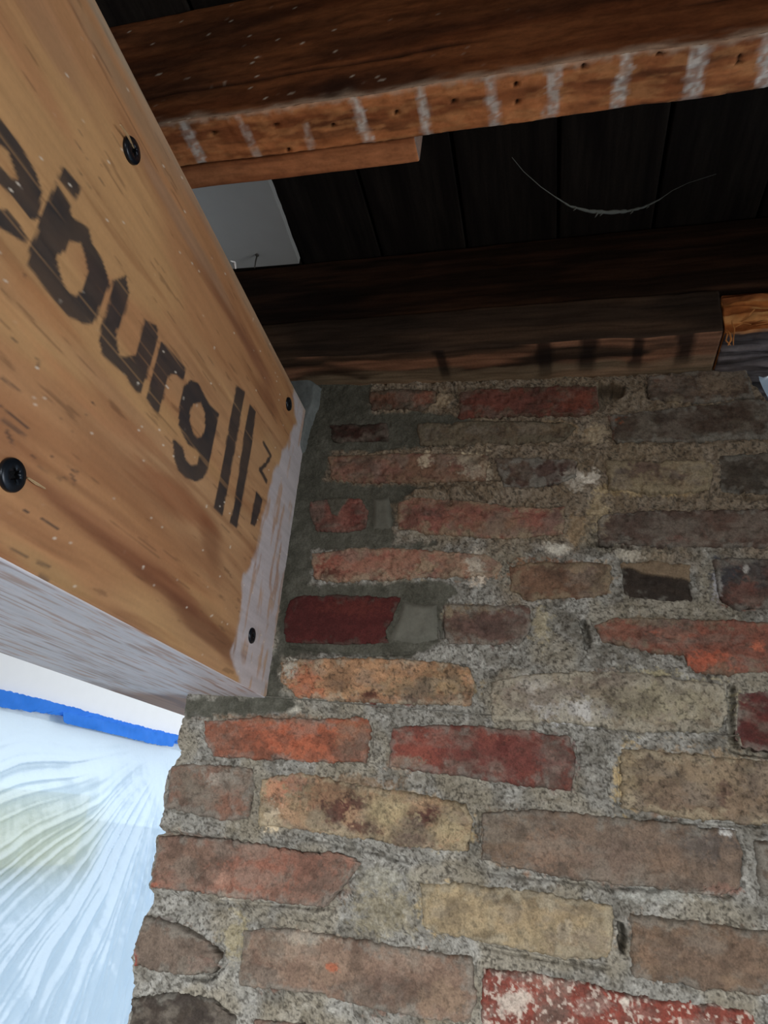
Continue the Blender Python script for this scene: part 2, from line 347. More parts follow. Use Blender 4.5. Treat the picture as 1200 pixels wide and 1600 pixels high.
FRESH_POLY = [(440, 575), (520, 575), (580, 600), (578, 645), (650, 640), (720, 650), (760, 660), (740, 695), (640, 700), (610, 706), (520, 706), (505, 750), (600, 758), (700, 758), (640, 775), (615, 790), (618, 850), (690, 845), (670, 860), (560, 858), (490, 862), (486, 912), (560, 912), (690, 905), (720, 925), (690, 950), (690, 1010), (640, 1030), (560, 1024), (440, 1026), (438, 1080), (470, 1100), (440, 1116), (290, 1122), (285, 1095), (410, 1085), (430, 1000), (440, 850), (450, 700)]
FR = [wallp(*p) for p in FRESH_POLY]
CRACKS = [  # polyline px, half-width px, depth m
 ([(770, 575 + 30), (690, 612), (585, 612)], 3, .006), ([(912, 975), (918, 995), (917, 1010)], 5, .014), ([(1115, 760), (1118, 772), (1200, 778)], 3, .008),
 ([(1143, 1075), (1142, 1130), (1148, 1170), (1200, 1178)], 6, .016), ([(252, 1302), (300, 1305), (345, 1314), (420, 1330), (480, 1345)], 2.5, .007), ([(330, 1525), (350, 1505), (345, 1490), (300, 1462), (275, 1445)], 4, .010),
 ([(290, 1526), (330, 1528)], 4, .010), ([(975, 1272), (1010, 1282), (1090, 1286), (1200, 1292)], 2.5, .006), ([(752, 1360), (800, 1368), (880, 1375), (940, 1386), (1040, 1388)], 3, .006), ([(1100, 1398), (1140, 1400), (1160, 1380)], 3, .007),
 ([(752, 1480), (860, 1500), (950, 1512)], 3, .006), ([(640, 1345), (560, 1325), (480, 1308)], 4, .006), ([(925, 850), (985, 856)], 3, .01), ([(1020, 852), (1050, 860)], 3, .007), ([(640, 1020), (560, 1024), (450, 1010)], 2, .004),
 ([(580, 1135), (580, 1165), (572, 1192)], 2.5, .005), ([(1010, 602), (1013, 620)], 3, .007), ([(750, 1270), (752, 1300), (740, 1330)], 2.5, .005), ([(900, 1150), (905, 1185), (900, 1235)], 2, .004), ([(967, 1180), (967, 1260)], 2, .005), ([(340, 1410), (450, 1415), (520, 1420)], 2.5, .006), ([(720, 760), (760, 785), (690, 780)], 2, .005)]
HOLES = [([(932, 600), (955, 596), (976, 602), (974, 620), (950, 632), (938, 644)], .03), ([(966, 1440), (974, 1442), (980, 1470), (976, 1492), (968, 1488), (965, 1465)], .035), ([(1160, 762), (1130, 758), (1120, 770), (1170, 774)], .006), ([(684, 965), (694, 968), (696, 998), (686, 1000)], .008)]
RIDGES = [([(650, 772), (700, 764), (760, 762), (850, 748), (900, 735)], 8, .006), ([(700, 770), (800, 770), (880, 762)], 6, .004), ([(560, 1420), (600, 1445), (660, 1460)], 26, .004), ([(960, 700), (1080, 697), (1190, 694)], 7, .004), ([(560, 1375), (600, 1365), (660, 1360)], 20, .004), ([(800, 1050), (900, 1035), (1000, 1040)], 14, .003), ([(930, 1160), (930, 1250)], 22, .003), ([(1080, 1405), (950, 1395)], 10, .003), ([(420, 1545), (520, 1575), (620, 1595)], 14, .003)]
def px_scale(px, py):
    a = wallp(px, py); b_ = wallp(px + 1, py); return abs(b_[0] - a[0])
_CR = [([wallp(*p) for p in pts], hw * px_scale(*pts[0]), dep) for pts, hw, dep in CRACKS]
_HO = [([wallp(*p) for p in pts], dep) for pts, dep in HOLES]
_RI = [([wallp(*p) for p in pts], hw * px_scale(*pts[0]), h_) for pts, hw, h_ in RIDGES]

LEFT = [(292, 1060), (290, 1098), (283, 1130), (278, 1160), (283, 1178), (272, 1195), (262, 1205), (255, 1260), (250, 1290), (257, 1300), (247, 1305), (237, 1360), (233, 1388), (242, 1395), (240, 1412), (226, 1435), (213, 1470), (206, 1495), (208, 1512), (210, 1530), (203, 1580), (201, 1600), (196, 1680), (188, 1800)]
LW = np.array([wallp(*p) for p in LEFT])
ZB = P0[2]                                     # bearing level of the beam
def x_left(z):
    lo = np.interp(-z, -LW[:, 1], LW[:, 0])
    return np.where(z > ZB + .001, P0[0] - .012 - .03 * (z - ZB) - .012, lo)
def x_right(z):
    return .2385 + .005 * (noise(z * 45, z * 0, 5) - .5) - sst(CZ + .462, CZ + .53, z) * .022

def resample(pts, n):
    pts = np.asarray(pts, float); d = np.concatenate([[0], np.cumsum(np.hypot(*np.diff(pts, axis=0).T))])
    t = np.linspace(0, d[-1], n); return np.stack([np.interp(t, d, pts[:, 0]), np.interp(t, d, pts[:, 1])], -1)
def coons(poly, res, seed, jit, rnd=5):
    """poly: clockwise px-derived plane points -> grid (rows top to bottom)"""
    p = np.asarray(poly, float); mn = p.min(0); sz = p.max(0) - mn; q = (p - mn) / sz      # y up
    tl = np.argmin(q[:, 0] - q[:, 1]); tr = np.argmax(q[:, 0] + q[:, 1]); br = np.argmax(q[:, 0] - q[:, 1]); bl = np.argmin(q[:, 0] + q[:, 1])
    def side(i, j):
        k = [i]
        while k[-1] != j: k.append((k[-1] + 1) % len(p))
        return p[k]
    T = side(tl, tr); Rr = side(tr, br); Bm = side(br, bl); L_ = side(bl, tl)
    nx = max(8, int(sz[0] / res)); ny = max(6, int(sz[1] / res))
    T = resample(T, nx); Rr = resample(Rr, ny); Bm = resample(Bm, nx); L_ = resample(L_, ny)
    ring = np.concatenate([T[:-1], Rr[:-1], Bm[:-1], L_[:-1]])
    for _ in range(rnd): ring = .5 * ring + .25 * (np.roll(ring, 1, 0) + np.roll(ring, -1, 0))
    cen = ring.mean(0); nrm = np.roll(ring, -1, 0) - np.roll(ring, 1, 0); nrm = np.stack([nrm[:, 1], -nrm[:, 0]], -1); nrm /= np.linalg.norm(nrm, axis=1)[:, None] + 1e-9
    nz = (fbm(ring[:, 0] * 90, ring[:, 1] * 90, seed, 3) - .5) * 2 * jit + (fbm(ring[:, 0] * 350, ring[:, 1] * 350, seed + 7, 2) - .5) * jit
    ring = ring + nrm * nz[:, None]
    a = nx - 1; b_ = a + ny - 1; c_ = b_ + nx - 1
    T = ring[0:a + 1]; Rr = ring[a:b_ + 1]; Bm = ring[b_:c_ + 1][::-1]; L_ = np.concatenate([ring[c_:], ring[:1]])[::-1]
    s = np.linspace(0, 1, nx)[None, :, None]; t = np.linspace(0, 1, ny)[:, None, None]
    G = (1 - t) * T[None] + t * Bm[None] + (1 - s) * L_[:, None] + s * Rr[:, None]
    G = G - ((1 - s) * (1 - t) * T[0] + s * (1 - t) * T[-1] + (1 - s) * t * Bm[0] + s * t * Bm[-1])
    e = np.minimum(np.minimum(s, 1 - s) * sz[0], np.minimum(t, 1 - t) * sz[1])[..., 0]
    return G, e
def brick(poly, c1, c2, proud=.003, smear=.35, smearcol=None, dirt=.35, rough=1., mat=None, cover=None, speck=None, depth=.09, round_=.006):
    seed = int(abs(hash((poly[0][0] * 7919 + poly[0][1] * 104729)))) % 9973
    G, e = coons([wallp(*p) for p in poly], .00105, seed, .0026, 9)
    x = G[..., 0]; z = G[..., 1]
    tq = np.clip(e / round_, 0, 1); prof = np.sqrt(tq * (2 - tq))
    h = (proud + .004) * prof - .004
    h = h + rough * ((fbm(x * 35, z * 35, seed + 1, 4) - .5) * .005 + (fbm(x * 220, z * 220, seed + 2, 3) - .5) * .0016) * (0.3 + .7 * prof)
    h = h - rough * sst(.66, .8, fbm(x * 120, z * 120, seed + 9, 2)) * .0018
    c1 = lin(c1); c2 = lin(c2)
    C = np.tile(c1, x.shape + (1,)); C = mix(C, c2, sst(.38, .62, fbm(x * 40, z * 60, seed + 3, 5, .6))); C = C * (.78 + .44 * fbm(x * 90, z * 140, seed + 13, 5, .65))[..., None]
    C = mix(C, c1 * .62, sst(.56, .75, fbm(x * 170, z * 170, seed + 4, 3)) * dirt)
    C = paint(C, x, z)
    C = mix(C, lin((142, 134, 124)), sst(.46, .66, fbm(x * 30, z * 48, seed + 21, 5, .62)) * .42 * (dirt > .25))      # grey lime film
    C = mix(C, lin((70, 58, 52)), sst(.50, .68, fbm(x * 34, z * 44, seed + 22, 5, .62)) * .42 * (dirt > .25))         # old soot blotches
    sc_ = MORT if smearcol is None else lin(smearcol)
    en = e + (fbm(x * 100, z * 100, seed + 5, 5, .6) - .5) * .044
    sm = sst(.006, -.004, en - smear * .012) + sst(.66, .74, fbm(x * 75, z * 75, seed + 6, 4)) * smear
    C = mix(C, sc_, np.clip(sm, 0, 1) * min(1, .45 + smear * .55))
    C = mix(C, lin((54, 48, 42)), sst(.58, .72, fbm(x * 380, z * 380, seed + 8, 3, .6)) * .5 * dirt * 2)
    if speck:
        C = mix(C, lin(speck), sst(.63, .70, fbm(x * 330, z * 330, seed + 12, 2)) * .85)
    h = h + .0008 * np.clip(sm, 0, 1)
    if cover is not None:                      # mortar squeezed over part of the face
        for poly2, col2, th in cover:
            sd = poly_sd([wallp(*p) for p in poly2], x, z) + (fbm(x * 250, z * 250, seed + 4, 3) - .5) * .003
            cv = sst(0, .0016, sd); h = h + th * cv
            cc = lin(col2) * (.8 + .4 * fbm(x * 120, z * 120, seed, 3))[..., None]
            C = C * (1 - cv[..., None]) + cc * cv[..., None]
    for pts, dep in _HO:
        h = h - dep * sst(-.001, .003, poly_sd(pts, x, z))
    # shallow: keep the front inside the wall's relief, sides run back into the pier
    lum = C @ np.array([.3, .59, .11]); C = (lum[..., None] * .26 + C * .74) * np.array([.77, .755, .71])
    P_ = np.stack([x, -h, z], -1)
    mb = Mesh(); mb.grid(P_, C)
    ring = np.concatenate([P_[0, :-1], P_[:-1, -1], P_[-1, ::-1][:-1], P_[::-1, 0][:-1], P_[:1, 0]])
    rc = np.concatenate([C[0, :-1], C[:-1, -1], C[-1, ::-1][:-1], C[::-1, 0][:-1], C[:1, 0]])
    back = ring.copy(); back[:, 1] = depth
    mb.grid(np.stack([ring, back]), np.stack([rc, rc]), None, True)
    o = mb.build('brick', mat or M_BRICK, wall)
    return o
BRICKS = []
def add(*a, **k): BRICKS.append((a, k))
add([(575, 612), (625, 606), (680, 610), (684, 628), (660, 642), (580, 640)], (138, 88, 68), (120, 84, 64), smear=.3, smearcol=(96, 92, 80))
add([(716, 612), (760, 608), (880, 602), (934, 603), (938, 640), (918, 650), (800, 652), (717, 655)], (136, 70, 54), (120, 66, 56), smear=.2, smearcol=(110, 98, 80))
add([(1010, 590), (1060, 582), (1165, 574), (1180, 622), (1100, 632), (1016, 627)], (122, 100, 84), (108, 88, 76), smear=.3)
add([(515, 663), (606, 660), (609, 690), (520, 691)], (74, 44, 38), (62, 46, 40), smear=.1, smearcol=(70, 68, 60), proud=.001)
add([(652, 662), (780, 657), (880, 660), (905, 668), (880, 692), (800, 694), (655, 697)], (124, 106, 84), (108, 92, 76), smear=.6, smearcol=(120, 110, 90))
add([(948, 650), (1050, 638), (1185, 624), (1203, 632), (1203, 688), (1100, 692), (962, 694)], (92, 74, 64), (104, 92, 80), smear=.25, proud=.004)
add([(512, 714), (600, 708), (700, 708), (765, 710), (760, 752), (690, 755), (560, 755), (518, 750)], (150, 100, 86), (142, 106, 84), smear=.25, smearcol=(150, 124, 96))
add([(772, 714), (840, 716), (905, 720), (900, 748), (850, 762), (785, 765)], (104, 80, 74), (112, 90, 76), smear=.5)
add([(944, 719), (1000, 722), (1060, 720), (1105, 724), (1116, 740), (1110, 768), (1040, 774), (952, 766)], (120, 96, 84), (150, 130, 100), smear=.6, smearcol=(160, 144, 112), proud=.005)
add([(1122, 710), (1204, 706), (1207, 772), (1125, 766)], (78, 70, 62), (92, 80, 70), smear=.15, proud=-.001)
add([(484, 783), (510, 779), (565, 778), (575, 800), (572, 826), (540, 833), (495, 831), (483, 805)], (150, 86, 76), (122, 66, 58), smear=.05, smearcol=(96, 94, 84), proud=.001, cover=[([(508, 770), (518, 804), (528, 808), (545, 778), (545, 770)], (96, 94, 84), .002)])
add([(620, 786), (650, 779), (720, 782), (800, 792), (884, 792), (882, 836), (800, 844), (700, 838), (622, 828)], (158, 92, 80), (150, 108, 86), smear=.35, smearcol=(158, 142, 112), proud=.003)
add([(936, 806), (1000, 800), (1100, 798), (1210, 795), (1214, 856), (1060, 857), (935, 850)], (96, 78, 70), (110, 86, 76), smear=.15, proud=.005)
add([(487, 864), (530, 858), (620, 856), (760, 866), (785, 885), (770, 900), (640, 905), (520, 911), (490, 905)], (172, 104, 86), (172, 124, 100), smear=.4, smearcol=(168, 148, 122), proud=.003)
add([(793, 884), (850, 877), (918, 877), (956, 885), (950, 930), (918, 936), (830, 939), (797, 925)], (134, 98, 74), (120, 88, 70), smear=.35, smearcol=(150, 132, 104))
add([(968, 880), (1020, 876), (1077, 884), (1084, 938), (1050, 941), (990, 936), (972, 928)], (62, 52, 46), (56, 48, 44), smear=.0, dirt=.2, proud=-.001,
      cover=[([(960, 872), (1085, 872), (1078, 909), (1050, 905), (1012, 899), (985, 890), (968, 887)], (140, 118, 92), .005)])
add([(1113, 874), (1150, 871), (1217, 876), (1222, 952), (1150, 954), (1122, 935)], (98, 70, 64), (76, 70, 72), smear=.15, proud=.004)
add([(452, 936), (480, 930), (560, 930), (628, 932), (612, 970), (603, 985), (608, 1005), (540, 1008), (445, 1005), (442, 965)], (98, 36, 36), (88, 34, 34), smear=.0, smearcol=(88, 86, 78), dirt=.12, rough=.4, proud=.0005)
add([(692, 945), (740, 943), (828, 946), (830, 985), (815, 1007), (700, 1008), (690, 985)], (116, 86, 78), (124, 98, 84), smear=.3)
add([(925, 976), (960, 967), (1040, 966), (1222, 972), (1228, 1050), (1120, 1056), (1080, 1048), (1068, 1026), (1020, 1020), (940, 1004)], (148, 84, 66), (132, 88, 76), smear=.3, smearcol=(132, 120, 100), proud=.004)
add([(438, 1034), (470, 1029), (550, 1026), (640, 1029), (735, 1040), (742, 1065), (736, 1103), (650, 1102), (540, 1098), (465, 1090), (438, 1066)], (196, 142, 96), (180, 136, 92), smear=.2, smearcol=(180, 170, 148), proud=.004, dirt=.6)
add([(765, 1064), (850, 1051), (960, 1047), (1060, 1060), (1130, 1070), (1140, 1110), (1125, 1143), (1000, 1146), (880, 1130), (770, 1128)], (164, 154, 134), (156, 142, 122), smear=.6, smearcol=(172, 166, 150), proud=.004, dirt=.6)
add([(1150, 1082), (1235, 1076), (1242, 1176), (1158, 1168), (1149, 1140)], (112, 50, 46), (100, 50, 50), smear=.05, proud=-.003, rough=.7)
add([(318, 1126), (400, 1120), (500, 1122), (575, 1121), (580, 1150), (571, 1194), (480, 1190), (335, 1184), (322, 1160)], (184, 98, 60), (172, 96, 66), smear=.12, proud=.004)
add([(612, 1136), (700, 1131), (800, 1138), (886, 1149), (902, 1180), (895, 1238), (800, 1227), (720, 1214), (606, 1199)], (142, 70, 58), (126, 68, 60), smear=.15, proud=.004, rough=.7)
add([(968, 1168), (1080, 1178), (1246, 1192), (1254, 1295), (1080, 1280), (971, 1264)], (156, 134, 106), (148, 124, 100), smear=.3, smearcol=(178, 164, 134), proud=.004, dirt=.6)
add([(268, 1197), (330, 1193), (395, 1199), (400, 1226), (388, 1280), (345, 1283), (310, 1275), (258, 1262)], (134, 112, 98), (144, 108, 92), smear=.3, proud=.003)
add([(408, 1216), (470, 1206), (560, 1226), (640, 1236), (730, 1256), (740, 1290), (733, 1333), (640, 1324), (520, 1304), (403, 1290)], (178, 140, 104), (166, 144, 108), smear=.25, smearcol=(180, 166, 134), proud=.004, dirt=.5)
add([(752, 1270), (850, 1263), (980, 1279), (1150, 1296), (1165, 1340), (1155, 1390), (1120, 1400), (1000, 1384), (880, 1374), (752, 1344)], (136, 114, 98), (124, 106, 94), smear=.15, proud=.005)
add([(1176, 1312), (1258, 1318), (1266, 1408), (1186, 1402)], (110, 96, 86), (120, 104, 92), smear=.5)
add([(250, 1304), (350, 1310), (450, 1325), (540, 1334), (567, 1350), (540, 1385), (511, 1419), (420, 1409), (340, 1400), (236, 1388), (241, 1350)], (156, 108, 90), (140, 106, 92), smear=.12, proud=.005)
add([(655, 1378), (740, 1381), (860, 1396), (957, 1415), (962, 1455), (952, 1498), (880, 1499), (760, 1474), (660, 1450)], (176, 156, 118), (162, 144, 110), smear=.35, smearcol=(170, 160, 136), proud=.003)
add([(984, 1427), (1080, 1437), (1272, 1462), (1284, 1566), (1090, 1546), (986, 1525)], (138, 112, 90), (124, 102, 86), smear=.15, proud=.004)
add([(228, 1428), (280, 1441), (330, 1470), (347, 1500), (335, 1520), (290, 1524), (209, 1510), (214, 1470)], (126, 108, 96), (116, 100, 90), smear=.15, proud=.006)
add([(380, 1452), (450, 1449), (560, 1466), (650, 1481), (738, 1496), (745, 1560), (733, 1600), (640, 1590), (500, 1556), (373, 1540)], (152, 124, 106), (140, 112, 96), smear=.25, proud=.004)
add([(753, 1511), (830, 1516), (920, 1536), (1000, 1556), (1170, 1577), (1192, 1625), (1180, 1690), (1000, 1672), (752, 1640)], (158, 66, 50), (142, 66, 54), smear=.08, proud=.004, speck=(206, 188, 178))
add([(1210, 1590), (1292, 1600), (1300, 1700), (1206, 1690)], (130, 108, 94), (120, 98, 84), smear=.2)
add([(206, 1560), (270, 1548), (340, 1560), (372, 1590), (365, 1660), (200, 1640)], (84, 74, 66), (70, 62, 58), smear=.15, proud=.004)
add([(395, 1590), (500, 1600), (620, 1625), (720, 1650), (715, 1740), (390, 1690)], (140, 90, 74), (124, 96, 84), smear=.3)
def mortar_surface():
    zs = np.concatenate([np.arange(ZJ + .004, CZ - .28, -.0013)])
    u = np.linspace(0, 1, 540)
    Zg = np.repeat(zs[:, None], len(u), 1)
    xl = x_left(zs)[:, None]; xr = x_right(zs)[:, None]
    Xg = xl + (xr - xl) * u[None]
    sd = poly_sd(FR, Xg, Zg) + (fbm(Xg * 120, Zg * 120, 3, 3) - .5) * .012
    fr = sst(-.002, .004, sd)
    h = (fbm(Xg * 60, Zg * 60, 11, 4) - .5) * .009 + (fbm(Xg * 300, Zg * 300, 12, 3) - .5) * .0048
    pits = sst(.62, .8, fbm(Xg * 210, Zg * 210, 15, 2)) * .003
    h = (h - pits) * (1 - .75 * fr) - .0012 * fr
    for pts, hw, dep in _CR:
        d = seg_dist(pts, Xg, Zg) + (fbm(Xg * 300, Zg * 300, 19, 2) - .5) * hw
        h -= dep * sst(hw * 1.5, hw * .4, d)
    for a_, k_ in BRICKS:
        q = np.array([wallp(*p) for p in a_[0]]); mn = q.min(0) - .01; mx_ = q.max(0) + .01
        r_ = np.where((zs > mn[1]) & (zs < mx_[1]))[0]
        if len(r_) == 0: continue
        sl = slice(r_[0], r_[-1] + 1)
        sd_ = poly_sd(q, Xg[sl], Zg[sl]); h[sl] -= sst(.001, .005, sd_) * .014
    for pts, dep in _HO:
        h -= dep * sst(-.001, .003, poly_sd(pts, Xg, Zg) + (noise(Xg * 300, Zg * 300, 8) - .5) * .002)
    for pts, hw, hh in _RI:
        d = seg_dist(pts, Xg, Zg); h += hh * sst(hw * 1.6, 0, d) * (.6 + .8 * noise(Xg * 200, Zg * 200, 4))
    P = np.stack([Xg, -h, Zg], -1)
    a = fbm(Xg * 28, Zg * 28, 21, 4); b_ = fbm(Xg * 90, Zg * 90, 22, 4); c_ = fbm(Xg * 260, Zg * 260, 23, 3)
    C = np.tile(MORT, Xg.shape + (1,))
    C = mix(C, MORT2, sst(.45, .65, a) * .7); C = mix(C, MORT3, sst(.50, .70, b_) * .55); C = mix(C, lin((96, 90, 80)), sst(.54, .68, fbm(Xg * 60, Zg * 110, 27, 5, .65)) * .5); C = mix(C, SAND, sst(.5, .66, fbm(Xg * 22, Zg * 22, 25, 3)) * .5)
    C = mix(C, lin((126, 108, 86)), sst(CZ + .24, CZ + .36, Zg + (fbm(Xg * 18, Zg * 18, 28, 4) - .5) * .25) * .7)
    C = mix(C, lin((62, 58, 52)), sst(.54, .68, fbm(Xg * 430, Zg * 520, 23, 3, .6)) * .75)
    C = paint(C, Xg, Zg, True)
    Cf = np.tile(FRESH, Xg.shape + (1,)); Cf = mix(Cf, lin((96, 96, 88)), sst(.45, .65, b_) * .5); Cf = mix(Cf, lin((62, 62, 54)), sst(.5, .7, a) * .5)
    C = C * (1 - fr[..., None]) + Cf * fr[..., None]
    return P, C
mb = Mesh(); P, C = mortar_surface(); mb.grid(P, C)
# returns of the pier: both ends, top and the mass below the picture
def skirt(mb, edge, cedge, depth, flip, steps=14):
    ys = np.linspace(0, 1, steps)
    n = len(edge); S = np.zeros((steps, n, 3)); 
    for k, t in enumerate(ys):
        S[k] = edge; S[k, :, 1] = edge[:, 1] + t * depth
        S[k, :, 0] += (fbm(edge[:, 2] * 70, np.full(n, t * depth * 70), 33, 3) - .5) * .012 * (t > 0)
    mb.grid(S, np.repeat(cedge[None], steps, 0), None, flip)
skirt(mb, P[:, 0], C[:, 0], .30, False); skirt(mb, P[:, -1], C[:, -1], .30, True); skirt(mb, P[0], C[0], .30, True, 4)
zb = P[-1, 0, 2]
zz = np.linspace(zb + .004, 0, 60); xx = np.linspace(P[-1, 0, 0], P[-1, -1, 0], 60)
G2x, G2z = np.meshgrid(xx, zz); lowC = np.tile(MORT2, G2x.shape + (1,))
mb.grid(np.stack([G2x, (fbm(G2x * 40, G2z * 40, 5, 3) - .5) * .012, G2z], -1), lowC)
for xe, fl in ((xx[0], False), (xx[-1], True)):
    yy = np.linspace(0, .3, 6); A, B_ = np.meshgrid(yy, zz)
    mb.grid(np.stack([np.full(A.shape, xe), A, B_], -1), np.tile(MORT2, A.shape + (1,)), None, not fl)
wall = mb.build('wall_back', M_MORTAR)
tag(wall, kind='structure', label='old red brick pier with worn mortar under the timber beam', cat='wall')

for a_, k_ in BRICKS: brick(*a_, **k_)
# fresh mortar squeezed into the corner between beam and wall
def fresh_fillet(pts, col, bulge, name='mortar_patch'):
    G, e = coons([wallp(*p) for p in pts], .002, 77, .001, 3)
    x = G[..., 0]; z = G[..., 1]
    h = (bulge + .005) * sst(0, .012, e) - .005 + (fbm(x * 120, z * 120, 6, 3) - .5) * .002
    mb = Mesh(); C = lin(col) * (.8 + .4 * fbm(x * 60, z * 60, 9, 3))[..., None]
    mb.grid(np.stack([x, -h, z], -1), C)
    return mb.build(name, M_FRESH, wall)
tag(fresh_fillet([(446, 580), (480, 588), (505, 606), (500, 640), (486, 670), (477, 706), (462, 720), (448, 640)], (102, 108, 108), .012), label='pale grey mortar smoothed into the corner beside the beam')
tag(fresh_fillet([(612, 972), (630, 934), (688, 940), (690, 1000), (650, 1012), (610, 1004), (605, 986)], (98, 98, 90), .004), label='smooth fresh grey mortar beside the dark maroon brick')
tag(fresh_fillet([(578, 774), (612, 770), (618, 830), (578, 832)], (94, 94, 86), .0028), label='smooth fresh grey mortar beside the notched brick')

# ------------------------------------------------------------------ timbers
def axis_samples(L, res, r):
    n = max(2, int(L / res)); a = np.linspace(0, L, n + 1)
    extra = np.array([.25 * r, .6 * r, r, L - r, L - .6 * r, L - .25 * r])
    a = np.unique(np.concatenate([a, extra])); return a[(a >= 0) & (a <= L)]
def timber(name, O, A, dims, res, colour, mat, r=.003, amp=.0015, rough=.0006, parent=None, faces='xXyYzZ', frq=14., origin=None, carve=None):
    """O corner, A three unit axes (grain first), dims three lengths; rounded edges, hewn surface"""
    A = [np.asarray(a, float) for a in A]; mb = Mesh(); D_ = np.asarray(dims, float)
    S = [axis_samples(dims[k], res[k], r) for k in range(3)]
    right = np.dot(np.cross(A[0], A[1]), A[2]) > 0
    for f_ in faces:
        k = 'xyz'.index(f_.lower()); hi = f_.isupper(); i, j = [q for q in range(3) if q != k]
        U, V = np.meshgrid(S[i], S[j]); L_ = np.zeros(U.shape + (3,)); L_[..., i] = U; L_[..., j] = V; L_[..., k] = dims[k] if hi else 0
        q = np.clip(L_, r, D_ - r); dlt = L_ - q; nn = np.linalg.norm(dlt, axis=-1, keepdims=True); Lr = q + r * dlt / (nn + 1e-12)
        e = np.minimum(np.minimum(U, dims[i] - U), np.minimum(V, dims[j] - V))
        C = colour(Lr, f_)
        dd = (fbm(U * 30 if i == 0 else U * 120, V * 120, ord(f_), 4) - .5) * 2 * rough * np.clip(e / .004, 0, 1)
        if carve is not None: dd = dd + carve(Lr, f_)
        Lr2 = Lr.copy(); Lr2[..., k] += dd if hi else -dd
        s0, s1, s2 = Lr[..., 0], Lr[..., 1], Lr[..., 2]
        Lr2[..., 1] += (fbm(s0 * frq, s2 * 9 + s1 * 3, 41, 3) - .5) * 2 * amp
        Lr2[..., 2] += (fbm(s0 * frq, s1 * 9 + s2 * 3, 43, 3) - .5) * 2 * amp
        P_ = np.asarray(O) + sum(Lr2[..., t, None] * A[t] for t in range(3))
        # outward winding
        nrm_sign = (1 if hi else -1) * (1 if (i, j) in ((0, 1), (1, 2)) else -1) * (1 if right else -1)
        mb.grid(P_, C, Lr, nrm_sign < 0)
    return mb.build(name, mat, parent, origin=origin)

# ---- laminated beam with printing
BH = .377; BT = .205; S0 = -1.6; S1 = .26
LET = {
 'e': ([(-45, 150), (-20, 160), (0, 183), (30, 220), (56, 268), (66, 296), (62, 340), (48, 344), (38, 330), (20, 308), (0, 288), (-30, 262), (-60, 215)], [(-25, 212), (0, 226), (12, 234), (26, 276), (20, 278), (0, 258), (-22, 240)]),
 'et': ([(-40, 300), (0, 326), (10, 324), (30, 348), (44, 372), (38, 378), (20, 368), (0, 356), (-40, 325)], None),
 'b1': ([(100, 258), (126, 290), (118, 312), (90, 276)], None),
 'b': ([(88, 284), (110, 318), (112, 336), (138, 354), (144, 378), (160, 404), (168, 428), (172, 446), (164, 460), (155, 482), (149, 500), (144, 506), (128, 505), (106, 492), (90, 474), (72, 452), (54, 428), (42, 414), (46, 384), (58, 360), (62, 336), (74, 312)], [(88, 400), (104, 388), (108, 376), (126, 380), (132, 400), (136, 420), (134, 438), (126, 454), (118, 460), (108, 454), (100, 442), (92, 420)]),
 'u': ([(176, 436), (196, 430), (202, 460), (196, 486), (188, 506), (182, 518), (184, 540), (188, 554), (200, 556), (212, 552), (220, 518), (226, 497), (245, 508), (247, 520), (242, 548), (234, 572), (228, 592), (220, 614), (214, 613), (202, 598), (198, 588), (180, 572), (160, 552), (154, 530), (157, 510), (168, 480)], None),
 'r': ([(252, 532), (260, 538), (272, 552), (290, 574), (288, 592), (284, 592), (276, 584), (268, 584), (262, 590), (258, 612), (252, 634), (248, 646), (240, 640), (228, 622), (232, 608), (238, 580), (248, 544)], None),
 'g': ([(298, 592), (310, 598), (322, 622), (328, 632), (342, 646), (338, 668), (330, 708), (322, 740), (314, 750), (304, 752), (290, 746), (278, 734), (272, 716), (269, 688), (273, 685), (286, 698), (290, 716), (298, 726), (308, 724), (312, 710), (306, 702), (294, 694), (286, 680), (278, 664), (280, 632), (286, 604)], [(302, 630), (314, 628), (320, 644), (320, 670), (314, 682), (308, 683), (302, 676), (297, 660), (297, 644)]),
 'i': ([(369, 600), (383, 612), (374, 664), (364, 716), (352, 780), (347, 806), (333, 792), (344, 744), (356, 676)], None),
 'j': ([(390, 630), (400, 642), (394, 692), (386, 740), (376, 794), (370, 826), (358, 816), (365, 790), (375, 720), (384, 660)], None),
 'k': ([(400, 766), (410, 780), (406, 800), (398, 822), (391, 818), (395, 790)], None)}
INK_LINES = [([(412, 692), (423, 712), (416, 724), (406, 734), (416, 752)], 4.5, .9)]
FAINT = [((2, 588), (58, 630), 5, .5), ((0, 634), (46, 670), 4, .7), ((0, 652), (44, 684), 7, .55), ((10, 672), (24, 700), 6, .6), ((30, 690), (66, 728), 4, .5), ((80, 712), (122, 738), 3.5, .6), ((100, 745), (118, 756), 5, .5), ((112, 742), (118, 752), 5, .6), ((60, 725), (95, 748), 6, .3), ((38, 795), (50, 803), 4, .8), ((64, 808), (90, 825), 3, .75), ((16, 856), (78, 886), 4.5, .55), ((60, 898), (74, 906), 8, .5), ((32, 775), (60, 790), 2.5, .35), ((118, 220), (138, 250), 2, .6), ((108, 205), (116, 218), 1.6, .5), ((122, 200), (142, 228), 1.6, .4), ((124, 266), (142, 292), 1.6, .5), ((154, 274), (164, 290), 1.8, .5), ((150, 244), (158, 256), 1.6, .4), ((95, 655), (108, 680), 2, .5), ((128, 634), (137, 652), 2, .6), ((143, 626), (147, 632), 2.5, .7), ((0, 512), (62, 562), 1.8, .6), ((58, 575), (64, 560), 2, .5), ((3, 495), (40, 425), 1.2, .45), ((92, 650), (125, 688), 1.4, .4)]
_LETB = [([beamp(*p) for p in a], None if b is None else [beamp(*p) for p in b]) for a, b in LET.values()]
